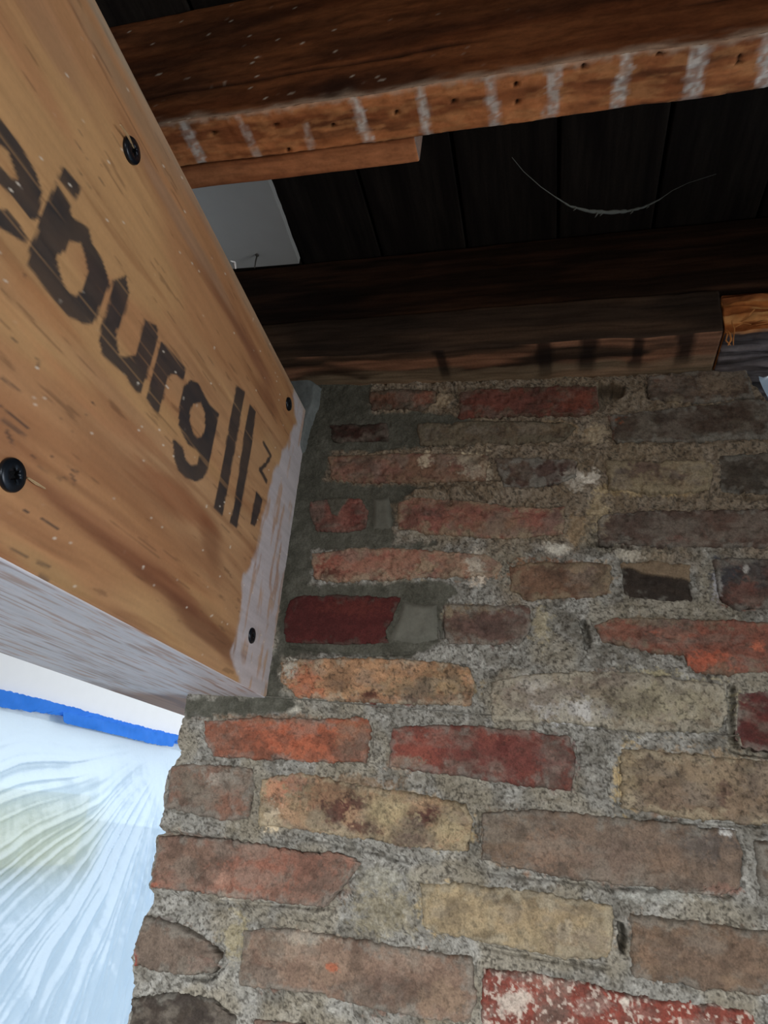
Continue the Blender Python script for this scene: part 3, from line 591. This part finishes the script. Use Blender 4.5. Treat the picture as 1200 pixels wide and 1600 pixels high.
PAINT_POLY = [beamp(*p) for p in [(458, 585), (480, 600), (482, 695), (474, 740), (455, 850), (440, 1000), (424, 1100), (376, 1080), (362, 1020), (372, 965), (382, 900), (398, 868), (408, 830), (420, 770), (430, 730), (446, 690), (462, 660), (456, 620)]]
def bscale(px, py):
    a = beamp(px, py); b_ = beamp(px, py + 1); return abs(a[1] - b_[1])
BBLOT = [(250, 900, 150, 26, 38, (128, 72, 42), .75), (330, 990, 90, 22, 40, (112, 62, 38), .7), (200, 830, 120, 26, 38, (188, 132, 84), .5), (250, 1010, 120, 24, 32, (130, 78, 52), .6), (90, 900, 120, 26, 35, (186, 148, 92), .6), (330, 850, 50, 40, 70, (120, 68, 38), .6),
         (400, 560, 60, 22, 60, (140, 86, 58), .6), (420, 620, 40, 20, 60, (130, 76, 46), .6), (340, 460, 110, 16, 60, (122, 74, 50), .5), (300, 380, 130, 20, 60, (164, 128, 98), .6), (200, 150, 200, 30, 60, (160, 130, 98), .6), (90, 80, 140, 50, 60, (166, 122, 86), .5), (60, 480, 100, 40, 40, (184, 120, 68), .5), (180, 650, 100, 30, 40, (176, 112, 66), .5), (280, 780, 70, 30, 42, (150, 84, 44), .6), (400, 660, 30, 30, 60, (168, 110, 66), .4), (180, 70, 120, 10, 60, (128, 116, 100), .6)]
def beam_colour(Lp, f_):
    s = Lp[..., 0] + S0; t = Lp[..., 1]; v = Lp[..., 2]
    if f_ == 'Y':                               # wide printed face (towards +x)
        wv = v + .018 * (fbm(s * 4, v * 7, 51, 3) - .5) + .02 * np.exp(-((s + .03) / .1) ** 2) * np.sin(v * 20)
        g1 = fbm(s * 3.2, wv * 30, 52, 4); g2 = fbm(s * 7, wv * 110, 53, 4); g3 = fbm(s * 2.0, wv * 9, 54, 3)
        C = np.tile(lin((186, 146, 108)), s.shape + (1,))
        C = mix(C, lin((174, 124, 84)), sst(.42, .66, g3) * .7); C = mix(C, lin((150, 102, 70)), sst(.52, .76, g1) * .6)
        C = mix(C, lin((196, 158, 110)), sst(.55, .72, fbm(s * 4, wv * 24, 58, 3)) * .5); C = mix(C, lin((130, 82, 54)), sst(.58, .78, g2) * .35)
        for (px, py, rx, ry, ang, col, st) in BBLOT:
            bs, bv = beamp(px, py); k = bscale(px, py)
            a1 = beamp(px + rx * math.cos(math.radians(ang)), py + rx * math.sin(math.radians(ang))); du = np.array([a1[0] - bs, a1[1] - bv]); ru = np.linalg.norm(du); du /= ru
            rv = ry * k; u_ = ((s - bs) * du[0] + (v - bv) * du[1]) / ru; w_ = (-(s - bs) * du[1] + (v - bv) * du[0]) / rv
            lc = lin(col); lc = lc * .85 + .15 * lc.mean()
            C = mix(C, lc, sst(1.25, .35, np.hypot(u_, w_) + (fbm(s * 10, wv * 80, 61, 4) - .5) * 1.3) * st)
        # faint dark flecks along the grain
        C = mix(C, lin((84, 58, 44)), sst(.76, .84, fbm(s * 26, wv * 330, 57, 2)) * .4)
        ink = np.zeros(s.shape); brk = (fbm(s * 9, v * 260, 62, 3) - .5)
        for a, b in _LETB:
            sd = poly_sd(a, s, v)
            if b is not None: sd = np.minimum(sd, -poly_sd(b, s, v))
            ink = np.maximum(ink, sst(-.0009, .0012, sd + brk * .0022))
        ink *= .98 - .30 * sst(.74, .80, fbm(s * 5, v * 420, 63, 2)) - .15 * fbm(s * 30, v * 60, 64, 2)
        for pts, hw, st in INK_LINES:
            q = [beamp(*p) for p in pts]; k = bscale(*pts[0]); ink = np.maximum(ink, st * sst(hw * k * 1.4, hw * k * .6, seg_dist(q, s, v) + brk * .003))
        for a, b, hw, st in FAINT:
            q = [beamp(*a), beamp(*b)]; k = bscale(*a)
            d = seg_dist(q, s, v)
            ink = np.maximum(ink, st * sst(hw * k, hw * k * .3, d) * sst(.40, .58, fbm(s * 150, v * 150, 66, 2)))
        C = mix(C, lin((38, 43, 50)), np.clip(ink, 0, 1))
        # thin white paint brushed on the end by the wall
        sd = poly_sd(PAINT_POLY, s, v) + (fbm(s * 50, v * 50, 67, 4) - .5) * .02
        pw = sst(-.004, .006, sd) * (.95 - .6 * sst(.55, .72, fbm(s * 120, v * 30, 68, 4)))
        C = mix(C, lin((196, 192, 198)), pw)
        edge_w = sst(.016, .002, BH - v + (fbm(s * 9, v * 20, 69, 3) - .5) * .02) * .5
        C = mix(C, lin((176, 160, 138)), edge_w)
        C = mix(C, lin((228, 218, 204)), sst(.885, .92, fbm(s * 260, v * 260, 70, 2)) * .8)
        return C
    c0 = fbm(s * 5, t * 90 + v * 90, 55, 4)
    C = np.tile(lin((176, 124, 84)), s.shape + (1,)); C = mix(C, lin((132, 84, 56)), sst(.45, .65, c0) * .8)
    if f_ == 'z':                               # underside, streaked whitish, fading to wood colour by the wall
        pw = sst(.05, -.03, s - .02 + (fbm(s * 24, t * 24, 56, 3) - .5) * .10 + (t - .10) * -.5)
        pw = pw * (.96 - .6 * sst(.52, .72, fbm(s * 22, t * 440, 59, 3)))
        C = mix(C, lin((224, 223, 232)), pw)
    return C
beam_len = S1 - S0
# axis 0 along BD, axis 1 to +x (BN), axis 2 up
bo = P0 + BD * S0 - BN * BT
def beam_colour_w(Lp, f_): return beam_colour(Lp, f_)
beam = timber('support_beam', bo, (BD, BN, BU), (beam_len, BT, BH), (.0026, .0016, .0016), beam_colour_w, M_BEAM, r=.003, amp=.0004, rough=.0002, frq=5)
tag(beam, 'thick tan laminated beam with dark printed letters and whitish underside', 'beam')

def screw(px, py, rad, splint=None, sunk=0.):
    s, v = beamp(px, py); c = P0 + BD * s + BU * v + BN * (.0026 - sunk)
    mb = Mesh(); n = 36; ang = [2 * math.pi * k / n for k in range(n)]
    def pt(r_, a, d): return c + BD * (r_ * math.cos(a)) + BU * (r_ * math.sin(a)) + BN * d
    star = [rad * .34 * (1 + .26 * math.cos(6 * a)) for a in ang]
    rings = [[pt(rad * .80, a, -.006) for a in ang], [pt(rad, a, -.0022) for a in ang], [pt(rad, a, -.0004) for a in ang], [pt(rad * .93, a, .0006) for a in ang], [pt(rad * .62, a, .0010) for a in ang],
             [pt(st * 1.06, a, .0010) for st, a in zip(star, ang)], [pt(st, a, .0004) for st, a in zip(star, ang)]]
    V = [p for rg in rings for p in rg]; Fc = []
    for k in range(len(rings) - 1):
        for i in range(n):
            j = (i + 1) % n; Fc.append((k * n + i, k * n + j, (k + 1) * n + j, (k + 1) * n + i))
    mb.poly(V, Fc, lin((30, 36, 44)))
    o = mb.build('screw', M_SCREW, beam); tag(o, label='black star-drive screw head')
    mb = Mesh(); V = [pt(st, a, .0004) for st, a in zip(star, ang)] + [pt(st * .9, a, -.0019) for st, a in zip(star, ang)]
    mb.poly(V, [(i, (i + 1) % n, n + (i + 1) % n, n + i) for i in range(n)] + [tuple(range(n, 2 * n))], lin((8, 8, 10)))
    mb.build('drive_recess', M_SOCKET, o, smooth=False)
    if splint:
        sliver('splinter', beam, [P0 + BD * beamp(*q)[0] + BU * beamp(*q)[1] + BN * d for q, d in splint], .0018, M_SPLINTER)
def sliver(name, parent, pts, wd, mat):
    """thin tapering wood fibre through the points"""
    pts = [np.asarray(p, float) for p in pts]; mb = Mesh(); n = len(pts); V = []
    for i, p in enumerate(pts):
        d = pts[min(i + 1, n - 1)] - pts[max(i - 1, 0)]; d /= np.linalg.norm(d) + 1e-9
        a = np.cross(d, [.3, .5, .8]); a /= np.linalg.norm(a); b = np.cross(d, a); t = wd * (.25 + .75 * math.sin(math.pi * (i + .35) / (n - .3)))
        V += [p + a * t, p + b * t * .5, p - a * t, p - b * t * .5]
    Fc = [(4 * i + k, 4 * i + (k + 1) % 4, 4 * i + 4 + (k + 1) % 4, 4 * i + 4 + k) for i in range(n - 1) for k in range(4)] + [(3, 2, 1, 0), tuple(range(4 * n - 4, 4 * n))]
    mb.poly(V, Fc); return mb.build(name, mat, parent, smooth=False)
screw(203, 234, .0098, [((176, 195), .006), ((190, 212), .005), ((203, 230), .003)])
screw(16, 741, .0100, [((40, 745), .0015), ((52, 754), .002), ((67, 762), .0015)])
screw(450, 631, .0085, None, .001)
screw(393, 993, .0085, None, .0015)
sliver('paint_flake', beam, [P0 + BD * beamp(*q)[0] + BU * (BH + d) + BN * .001 for q, d in (((360, 404), 0), ((364, 410), .005), ((367, 416), .001))], .002, M_WHITE)

# ---- joist in front
XA, XB = -.75, 1.69
YF = CAM[1] + .3515; YB = CAM[1] + .397
EX = np.array([1., 0, 0]); EY = np.array([0, 1., 0]); EZ = np.array([0, 0, 1.])
jdir = np.array([1, -.0135, 0]); jdir /= np.linalg.norm(jdir); jn = np.array([.0135, 1, 0]); jn /= np.linalg.norm(jn)
JO = np.array([XA, -.3905, ZJ])               # front lower corner at the left end
def jl(px, py):
    p = on_z(px, py, ZJ) - JO; return (np.dot(p, jdir), np.dot(p, jn))
LATH = [((286, 192), (320, 264), 10, .8), ((372, 182), (408, 252), 7, .5), ((478, 196), (488, 240), 6, .4), ((551, 150), (580, 230), 10, .85), ((657, 134), (668, 216), 9, .85), ((764, 114), (774, 198), 9, .8), ((869, 96), (861, 182), 11, .75), ((982, 78), (964, 174), 11, .9), ((1097, 62), (1078, 160), 12, .9), ((1204, 44), (1190, 146), 12, .9)]
HOLE = [(335, 209), (432, 195), (520, 194), (452, 235), (620, 174), (710, 158), (805, 131), (808, 158), (912, 104), (1032, 85), (1156, 88), (1156, 97)]
_LA = [(jl(*a), jl(*b), hw * .00052, st) for a, b, hw, st in LATH]; _HL = [jl(*p) for p in HOLE]
JW = .0445; JH = ZD - ZJ
def joist_colour(Lp, f_):
    s, t, v = Lp[..., 0], Lp[..., 1], Lp[..., 2]
    q = t if f_ in 'zZ' else v
    g = fbm(s * 6, q * 60, 81, 4); g2 = fbm(s * 16, q * 160, 82, 3)
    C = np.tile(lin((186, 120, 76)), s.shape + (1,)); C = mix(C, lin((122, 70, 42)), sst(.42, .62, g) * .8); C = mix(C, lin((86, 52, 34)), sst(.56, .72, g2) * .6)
    if f_ != 'z': C = mix(C, lin((98, 54, 30)), np.full(s.shape, .7))  # same wood, shade put into the colour of all faces but the underside
    if f_ == 'z':
        nz = (fbm(s * 240, t * 160, 83, 3) - .5)
        C = mix(C, lin((196, 140, 92)), sst(.5, .7, fbm(s * 60, t * 240, 84, 3)) * .5)
        for a, b, hw, st in _LA:
            d = seg_dist([a, b], s, t) + nz * hw * 1.3
            C = mix(C, lin((208, 204, 198)), sst(hw * 1.15, hw * .55, d) * st * (1 - .6 * sst(.5, .62, fbm(s * 420, t * 260, 85, 2))))
        C = mix(C, lin((182, 158, 138)), sst(.006, .0, t + nz * .008) * .7)
        for h_ in _HL:
            C = mix(C, lin((26, 18, 14)), sst(.0022, .0012, np.hypot(s - h_[0], t - h_[1])))
    else:
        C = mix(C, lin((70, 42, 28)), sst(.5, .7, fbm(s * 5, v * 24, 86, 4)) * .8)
        C = mix(C, lin((60, 36, 24)), sst(.0022, .0008, np.abs(v - .042 - .05 * (s - .7) * .3 - .006 * fbm(s * 12, s * 0, 88, 2))) * sst(.30, .45, fbm(s * 5, v * 0, 89, 2)))
        for kx, kv, kr in ((.565, .014, .014), (.985, .01, .008), (.80, .075, .012)):
            C = mix(C, lin((48, 28, 20)), sst(1.3, .4, np.hypot((s - kx) / (kr * 1.8), (v - kv) / kr) + (fbm(s * 60, v * 60, 90, 3) - .5)) * .8)
        C = mix(C, lin((226, 216, 200)), sst(.86, .9, fbm(s * 200, v * 260, 91, 2)) * sst(.75, .5, s) * .8)
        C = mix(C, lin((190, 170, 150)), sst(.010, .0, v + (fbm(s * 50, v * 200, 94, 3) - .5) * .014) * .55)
    return C
def joist_carve(Lp, f_):
    s, t, v = Lp[..., 0], Lp[..., 1], Lp[..., 2]
    if f_ == 'z':
        d = (fbm(s * 240, t * 160, 92, 3) - .5) * .0016
        for h_ in _HL: d = d - .004 * sst(.0024, .001, np.hypot(s - h_[0], t - h_[1]))
        return d
    if f_ == 'y':
        return -.003 * sst(.0022, .0006, np.abs(v - .042 - .05 * (s - .7) * .3 - .006 * fbm(s * 12, s * 0, 88, 2))) * sst(.30, .45, fbm(s * 5, v * 0, 89, 2))
    return 0
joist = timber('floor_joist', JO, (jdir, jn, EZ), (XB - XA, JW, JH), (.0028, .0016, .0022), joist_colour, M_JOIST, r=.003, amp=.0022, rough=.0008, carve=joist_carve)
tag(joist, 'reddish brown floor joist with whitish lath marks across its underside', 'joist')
p_end = on_z(654, 254, ZJ)
def sister_colour(Lp, f_):
    s, t, v = Lp[..., 0], Lp[..., 1], Lp[..., 2]; q = t if f_ in 'zZ' else v
    C = np.tile(lin((176, 116, 78)), s.shape + (1,)); C = mix(C, lin((136, 84, 54)), sst(.42, .64, fbm(s * 6, q * 90, 101, 4)) * .8)
    if f_ in 'xX': C = mix(C, lin((120, 116, 112)), .7 * np.ones(s.shape))
    return C
sister = timber('nailing_board', JO + jn * (JW + .0015) + EZ * .0015, (jdir, jn, EZ), (p_end[0] - XA, .024, .09), (.004, .003, .004), sister_colour, M_JOIST, r=.002, amp=.0012, rough=.0004)
tag(sister, 'short orange-brown board fixed along the back of the joist with lath marks', 'board')

# ---- rim joist and wall plate over the pier
YPF = on_z(800, 537, ZJ)[1]
pdir = np.array([1, -.028, 0]); pdir /= np.linalg.norm(pdir); pn = np.array([.028, 1, 0]); pn /= np.linalg.norm(pn)
XBRK = on_z(1132, 516, ZJ)[0]
PO = np.array([XA, YPF + .0195, ZJ - .002])
PH = .061
_PD = [(on_z(a, b, ZJ)[0] - XA, hw) for a, b, hw in ((690, 560, .008), (850, 545, .010), (920, 540, .011), (998, 535, .008), (1070, 532, .010))]
def plate_colour(Lp, f_):
    s, t, v = Lp[..., 0], Lp[..., 1], Lp[..., 2]; q = t if f_ in 'zZ' else v
    C = np.tile(lin((74, 58, 46)), s.shape + (1,)); C = mix(C, lin((50, 40, 33)), sst(.4, .6, fbm(s * 5, q * 60, 111, 4)) * .8)
    if f_ == 'z':
        C = mix(C, lin((150, 108, 84)), sst(.42, .62, fbm(s * 9, t * 40, 112, 3)) * .8)
        C = mix(C, lin((150, 132, 108)), sst(.035, .05, t + (fbm(s * 20, t * 60, 114, 3) - .5) * .03) * .6)
        for sx, hw in _PD:
            C = mix(C, lin((32, 26, 24)), sst(hw * 1.2, hw * .6, np.abs(s - sx + (fbm(s * 40, t * 40, 115, 2) - .5) * .01)) * sst(.075, .035, t) * .85)
    else:
        C = mix(C, lin((36, 30, 26)), sst(.42, .6, fbm(s * 4, q * 20, 113, 3)) * .7)
    return C
plate = timber('wall_plate', PO, (pdir, pn, EZ), (XBRK - XA, .16, PH), (.004, .003, .003), plate_colour, M_DARK, r=.004, amp=.0025, rough=.0010)
tag(plate, 'dark weathered timber plate lying along the top of the brick pier', 'timber')
def rim_colour(Lp, f_):
    s, t, v = Lp[..., 0], Lp[..., 1], Lp[..., 2]; q = t if f_ in 'zZ' else v
    C = np.tile(lin((66, 46, 34)), s.shape + (1,)); C = mix(C, lin((40, 30, 24)), sst(.4, .6, fbm(s * 6, q * 90, 121, 4)) * .8); C = mix(C, lin((28, 22, 20)), sst(.5, .7, fbm(s * 3, q * 14, 122, 3)) * .7)
    return C
rim = timber('rim_joist', PO + EZ * (PH + .003) + pn * .004, (pdir, pn, EZ), (XB - XA, .05, ZD - ZJ - PH - .003), (.005, .006, .003), rim_colour, M_DARK, r=.003, amp=.0018, rough=.0008)
tag(rim, 'dark rough rim joist standing on the timber plate below the boards', 'joist')
# torn timber end at the right
def torn_colour(Lp, f_):
    s, t, v = Lp[..., 0], Lp[..., 1], Lp[..., 2]; q = t if f_ in 'zZ' else v
    C = np.tile(lin((186, 116, 62)), s.shape + (1,)); C = mix(C, lin((146, 84, 44)), sst(.42, .6, fbm(s * 14, q * 120, 131, 4)) * .8)
    C = mix(C, lin((214, 164, 106)), sst(.55, .7, fbm(s * 20, q * 200, 132, 3)) * .7)
    C = mix(C, lin((120, 72, 44)), sst(.034, .046, v + (fbm(s * 30, v * 60, 135, 3) - .5) * .02) * .7)
    if f_ == 'z':
        C = np.tile(lin((112, 106, 108)), s.shape + (1,)); C = mix(C, lin((60, 54, 54)), sst(.42, .6, fbm(s * 16, t * 170, 133, 3)) * .8)
        C = mix(C, lin((186, 130, 84)), sst(.008, .0, t + (fbm(s * 60, t * 30, 134, 2) - .5) * .01) * .8)
    return C
def torn_carve(Lp, f_):
    s, t, v = Lp[..., 0], Lp[..., 1], Lp[..., 2]
    if f_ == 'y': return (fbm(s * 22, v * 130, 136, 4) - .62) * .022
    if f_ == 'z': return (fbm(s * 14, t * 150, 137, 4) - .5) * .012
    return 0
TO = PO + pdir * (XBRK - XA + .001) + pn * .004 + EZ * .002
torn = timber('broken_timber', TO, (pdir, pn, EZ), (XB - XBRK - .1, .15, PH - .008), (.0022, .0022, .0018), torn_colour, M_JOIST, r=.003, amp=.003, rough=.001, frq=30, carve=torn_carve)
tag(torn, 'splintered orange timber end torn open above the right side of the pier', 'timber')
rnd = random.Random(4)
for k in range(16):
    s_ = rnd.uniform(.0, .11); v_ = rnd.uniform(.004, .03) if k > 4 else rnd.uniform(-.002, .02)
    if k < 5: s_ = rnd.uniform(-.002, .012)
    b0 = TO + pdir * s_ + EZ * v_ + pn * (-.001)
    if k < 5: pts = [b0, b0 - pn * .004 + EZ * -.007 + pdir * rnd.uniform(-.003, .004), b0 - pn * .005 + EZ * -.016 + pdir * rnd.uniform(-.005, .005), b0 - pn * .004 - EZ * .022]
    else:
        L_ = rnd.uniform(.01, .03); pts = [b0, b0 + pdir * L_ * .5 - pn * .004 + EZ * rnd.uniform(-.003, .003), b0 + pdir * L_ - pn * rnd.uniform(.003, .009) + EZ * rnd.uniform(-.006, .006)]
    sliver('splinter', torn, pts, rnd.uniform(.0006, .0013), M_ORSPL)

# ---- floor boards overhead
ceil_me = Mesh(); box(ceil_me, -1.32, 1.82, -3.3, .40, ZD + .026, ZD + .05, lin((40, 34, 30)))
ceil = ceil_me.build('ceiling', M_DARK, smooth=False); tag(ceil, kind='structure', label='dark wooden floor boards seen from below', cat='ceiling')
seams = [-.238, -.121, -.004, .110]
wd = .117; xs = [s for s in seams]
while xs[0] > -1.2: xs.insert(0, xs[0] - wd)
while xs[-1] < 1.6: xs.append(xs[-1] + wd)
def plank_colour_factory(sd):
    tone = .75 + .5 * random.Random(sd).random()
    def f(Lp, f_):
        s, t, v = Lp[..., 0], Lp[..., 1], Lp[..., 2]
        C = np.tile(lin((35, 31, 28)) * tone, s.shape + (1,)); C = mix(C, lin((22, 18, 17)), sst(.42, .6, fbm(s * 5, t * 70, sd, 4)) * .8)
        return C
    return f
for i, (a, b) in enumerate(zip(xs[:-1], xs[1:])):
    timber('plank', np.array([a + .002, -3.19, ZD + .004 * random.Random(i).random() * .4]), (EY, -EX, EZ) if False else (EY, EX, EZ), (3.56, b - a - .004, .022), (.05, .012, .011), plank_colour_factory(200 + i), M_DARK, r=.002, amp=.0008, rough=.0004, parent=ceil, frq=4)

# ---- white panel left in the bay
pa = on_z(425, 297, ZD - .012); pb = on_z(467, 412, ZD - .012)
mb = Mesh(); zz0 = ZD - .012
n = 40; ys = np.linspace(YB + .03, pb[1], n); xe = np.interp(ys, [pa[1], pb[1]], [pa[0], pb[0]]) + (fbm(ys * 120, ys * 0, 141, 3) - .5) * .0015
us = np.linspace(0, 1, 30); Pg = np.zeros((n, 30, 3))
for k in range(n): Pg[k, :, 0] = -.62 + (xe[k] + .62) * us; Pg[k, :, 1] = ys[k]; Pg[k, :, 2] = zz0 + .0006 * fbm(us * 9, np.full(30, k * .2), 7, 2)
top = Pg.copy(); top[..., 2] = ZD - .0015
mb.grid(Pg, None, None, True); mb.grid(top)
mb.grid(np.stack([Pg[:, -1], top[:, -1]]), None, None, True); mb.grid(np.stack([Pg[-1], top[-1]])); mb.grid(np.stack([Pg[0], top[0]]), None, None, True); mb.grid(np.stack([Pg[:, 0], top[:, 0]]))
tag(mb.build('ceiling_panel', M_PANEL, smooth=False), 'pale grey board panel fixed overhead between joists behind the beam', 'panel')
# nail with a dangling thread on the panel
def tube(mb, pts, rad, seg=6):
    pts = [np.asarray(p, float) for p in pts]; n = len(pts); V = []
    rr = rad if hasattr(rad, '__len__') else [rad] * n
    for i, p in enumerate(pts):
        d = pts[min(i + 1, n - 1)] - pts[max(i - 1, 0)]; d /= np.linalg.norm(d) + 1e-9
        a = np.cross(d, [.31, .52, .79]); a /= np.linalg.norm(a); b = np.cross(d, a)
        V += [p + rr[i] * (a * math.cos(2 * math.pi * k / seg) + b * math.sin(2 * math.pi * k / seg)) for k in range(seg)]
    Fc = [(seg * i + k, seg * i + (k + 1) % seg, seg * (i + 1) + (k + 1) % seg, seg * (i + 1) + k) for i in range(n - 1) for k in range(seg)] + [tuple(range(seg))[::-1], tuple(range(seg * (n - 1), seg * n))]
    mb.poly(V, Fc)
ntop = on_z(402, 398, ZD - .012); 
mb = Mesh(); tube(mb, [ntop + EZ * .002, ntop - EZ * .012, ntop - EZ * .024 + EX * .001], [.0011, .001, .0006]); tube(mb, [ntop - EZ * .0005, ntop - EZ * .0015], .0026, 10)
tag(mb.build('nail', plain_mat('dull_nail', (86, 84, 80), .6, .4)), 'thin nail hanging down from the pale overhead panel', 'nail')

# ---- cobweb
cw = [(800, 246), (818, 268), (845, 292), (868, 308), (890, 322), (920, 330), (950, 332), (980, 330), (1005, 324), (1030, 312), (1050, 298), (1075, 286), (1125, 270)]
yl = YB + .005; q_end = on_z(1125, 270, ZD)
Y_ = np.linspace(yl, q_end[1], len(cw)); pts = [on_y(p[0], p[1], y) for p, y in zip(cw, Y_)]
fine = []; rad = []
for i in range(len(pts) - 1):
    for t in np.linspace(0, 1, 8, endpoint=False):
        fine.append(pts[i] * (1 - t) + pts[i + 1] * t); u = (i + t) / (len(pts) - 1)
        rad.append(.0003 + .0014 * math.exp(-((u - .52) / .2) ** 2) * (.5 + 1.0 * float(noise(u * 60, 0., 9))))
mb = Mesh(); tube(mb, fine, rad, 6)
for i, dl in ((34, .003), (43, .006), (45, .004), (58, .004), (66, .003)):
    p = fine[i]; tube(mb, [p, p + np.array([.001, 0, -dl * .5]), p + np.array([-.001, .001, -dl])], [.0009, .0010, .0003], 5)
tag(mb.build('cobweb', M_WEB), 'dusty grey cobweb strand sagging below the dark floor boards', 'cobweb')

# ------------------------------------------------------------------ left opening: plastic sheet, tape, what shows behind
def sheet(name, x0, y0, y1, z0, z1, ny, nz, anchor, mat):
    ys = np.linspace(y0, y1, ny); zs = np.linspace(z1, z0, nz); Yg, Zg = np.meshgrid(ys, zs)
    dy = Yg - anchor[0]; dz = anchor[1] - Zg; rr = np.hypot(dy, dz) + 1e-4; th = np.arctan2(dy, dz)
    rid = lambda a: (1 - np.abs(2 * a - 1)) ** 3
    wob = th + .17 * (fbm(Yg * 2.6, Zg * 2.6, 158, 3) - .5)
    fan = rid(noise(wob * 7, rr * .7, 151)) * .020 * sst(.0, .35, rr) + rid(noise(wob * 19 + 3, rr * 1.1, 152)) * .009 * sst(.1, .5, rr) + rid(noise(wob * 44, rr * 1.6, 153)) * .004 * sst(.35, .8, rr)
    fan = fan * (.35 + 1.1 * fbm(Yg * 2.2, Zg * 2.2, 159, 2))
    drape = (fbm(Yg * 5 + 1.5 * Zg, Zg * 1.3, 154, 3) - .5) * .03 + (fbm(Yg * 22 + Zg * 9, Zg * 12, 155, 3) - .5) * .007
    k = sst(.03, .16, z1 - Zg)
    D_ = (fan * sst(.02, .4, rr) + drape) * k
    return np.stack([x0 + D_ + .004, Yg, Zg], -1)
anc = on_x(268, 1162, XL)
Pm = sheet('plastic_sheet', XL + .004, .16, 2.9, .12, ZT, 620, 480, (anc[1], anc[2]), M_PLASTIC)
mb = Mesh(); mb.grid(Pm, None, None, False)
tag(mb.build('plastic_sheet', M_PLASTIC), 'translucent plastic sheet with fanned creases hung left of the brick pier', 'plastic sheet')
def tape(poly, x, seed):
    pp = [on_x(px, py, XL) for px, py in poly]; G, e = coons([(p[1], p[2]) for p in pp], .006, seed, .0025, 1)
    h = (fbm(G[..., 0] * 30, G[..., 1] * 60, seed, 3)) * .004
    A = np.stack([x + h, G[..., 0], G[..., 1]], -1); B_ = A.copy(); B_[..., 0] -= .0009
    mb = Mesh(); mb.grid(A); mb.grid(B_, None, None, True)
    for sl in (np.s_[0, :], np.s_[-1, :], np.s_[:, 0], np.s_[:, -1]): mb.grid(np.stack([A[sl], B_[sl]]))
    return mb.build('painter_tape', M_TAPE)
tag(tape([(-120, 1046), (0, 1078), (100, 1103), (200, 1131), (300, 1155), (300, 1166), (250, 1158), (180, 1142), (85, 1117), (0, 1106), (-120, 1074)], XL + .018, 5), 'long blue tape strip along the very top edge of the plastic sheet', 'tape')
tag(tape([(83, 1110), (150, 1124), (262, 1150), (258, 1166), (236, 1163), (150, 1143), (84, 1128)], XL + .026, 6), 'shorter blue tape strip overlapping the long one near the brick pier', 'tape')
c0 = on_x(0, 1236, XL - .05); c1 = on_x(112, 1352, XL - .05)  # added translucent strip that lets light through as the pale yellow patch
yy = np.linspace(.225, c1[1], 60); zz = np.linspace(on_x(112, 1350, XL - .05)[2], on_x(112, 1240, XL - .05)[2], 20); A, B_ = np.meshgrid(yy, zz)
mb = Mesh(); Q = np.stack([XL - .05 + .006 * fbm(A * 8, B_ * 8, 3, 2), A, B_], -1); Q2 = Q.copy(); Q2[..., 0] -= .002
mb.grid(Q); mb.grid(Q2, None, None, True)
for sl in (np.s_[0, :], np.s_[-1, :], np.s_[:, 0], np.s_[:, -1]): mb.grid(np.stack([Q[sl], Q2[sl]]))
tag(mb.build('cream_patch_standin', M_CREAM), 'added translucent strip standing in for the pale yellow patch behind the plastic sheet', 'stand-in')

# ---- crumpled plastic beyond the right end of the pier
ys = np.linspace(0, 1, 260); Ug, Vg = np.meshgrid(ys * 1.44, np.linspace(0, 1, 420) * (ZJ - .022))
zt = Vg; rdg = lambda a: np.abs(2 * a - 1)
cr = rdg(fbm(Ug * 9 + 3, zt * 7, 161, 2)) * .06 + rdg(noise(Ug * 28, zt * 20, 162)) * .018 + rdg(noise(Ug * 60 + zt * 20, zt * 50, 163)) * .006
tuck = sst(CZ + .485, CZ + .505, zt)
Pc = np.stack([.245 - .020 * tuck + Ug * (1 + .0138 * tuck), .06 - cr - .03 * tuck * sst(.3, .0, Ug), zt + .005], -1)
mb = Mesh(); mb.grid(Pc, None, None, False)
tag(mb.build('crumpled_plastic', M_PLASTIC2), 'crumpled bluish white plastic beyond the top right corner of the pier', 'plastic sheet')
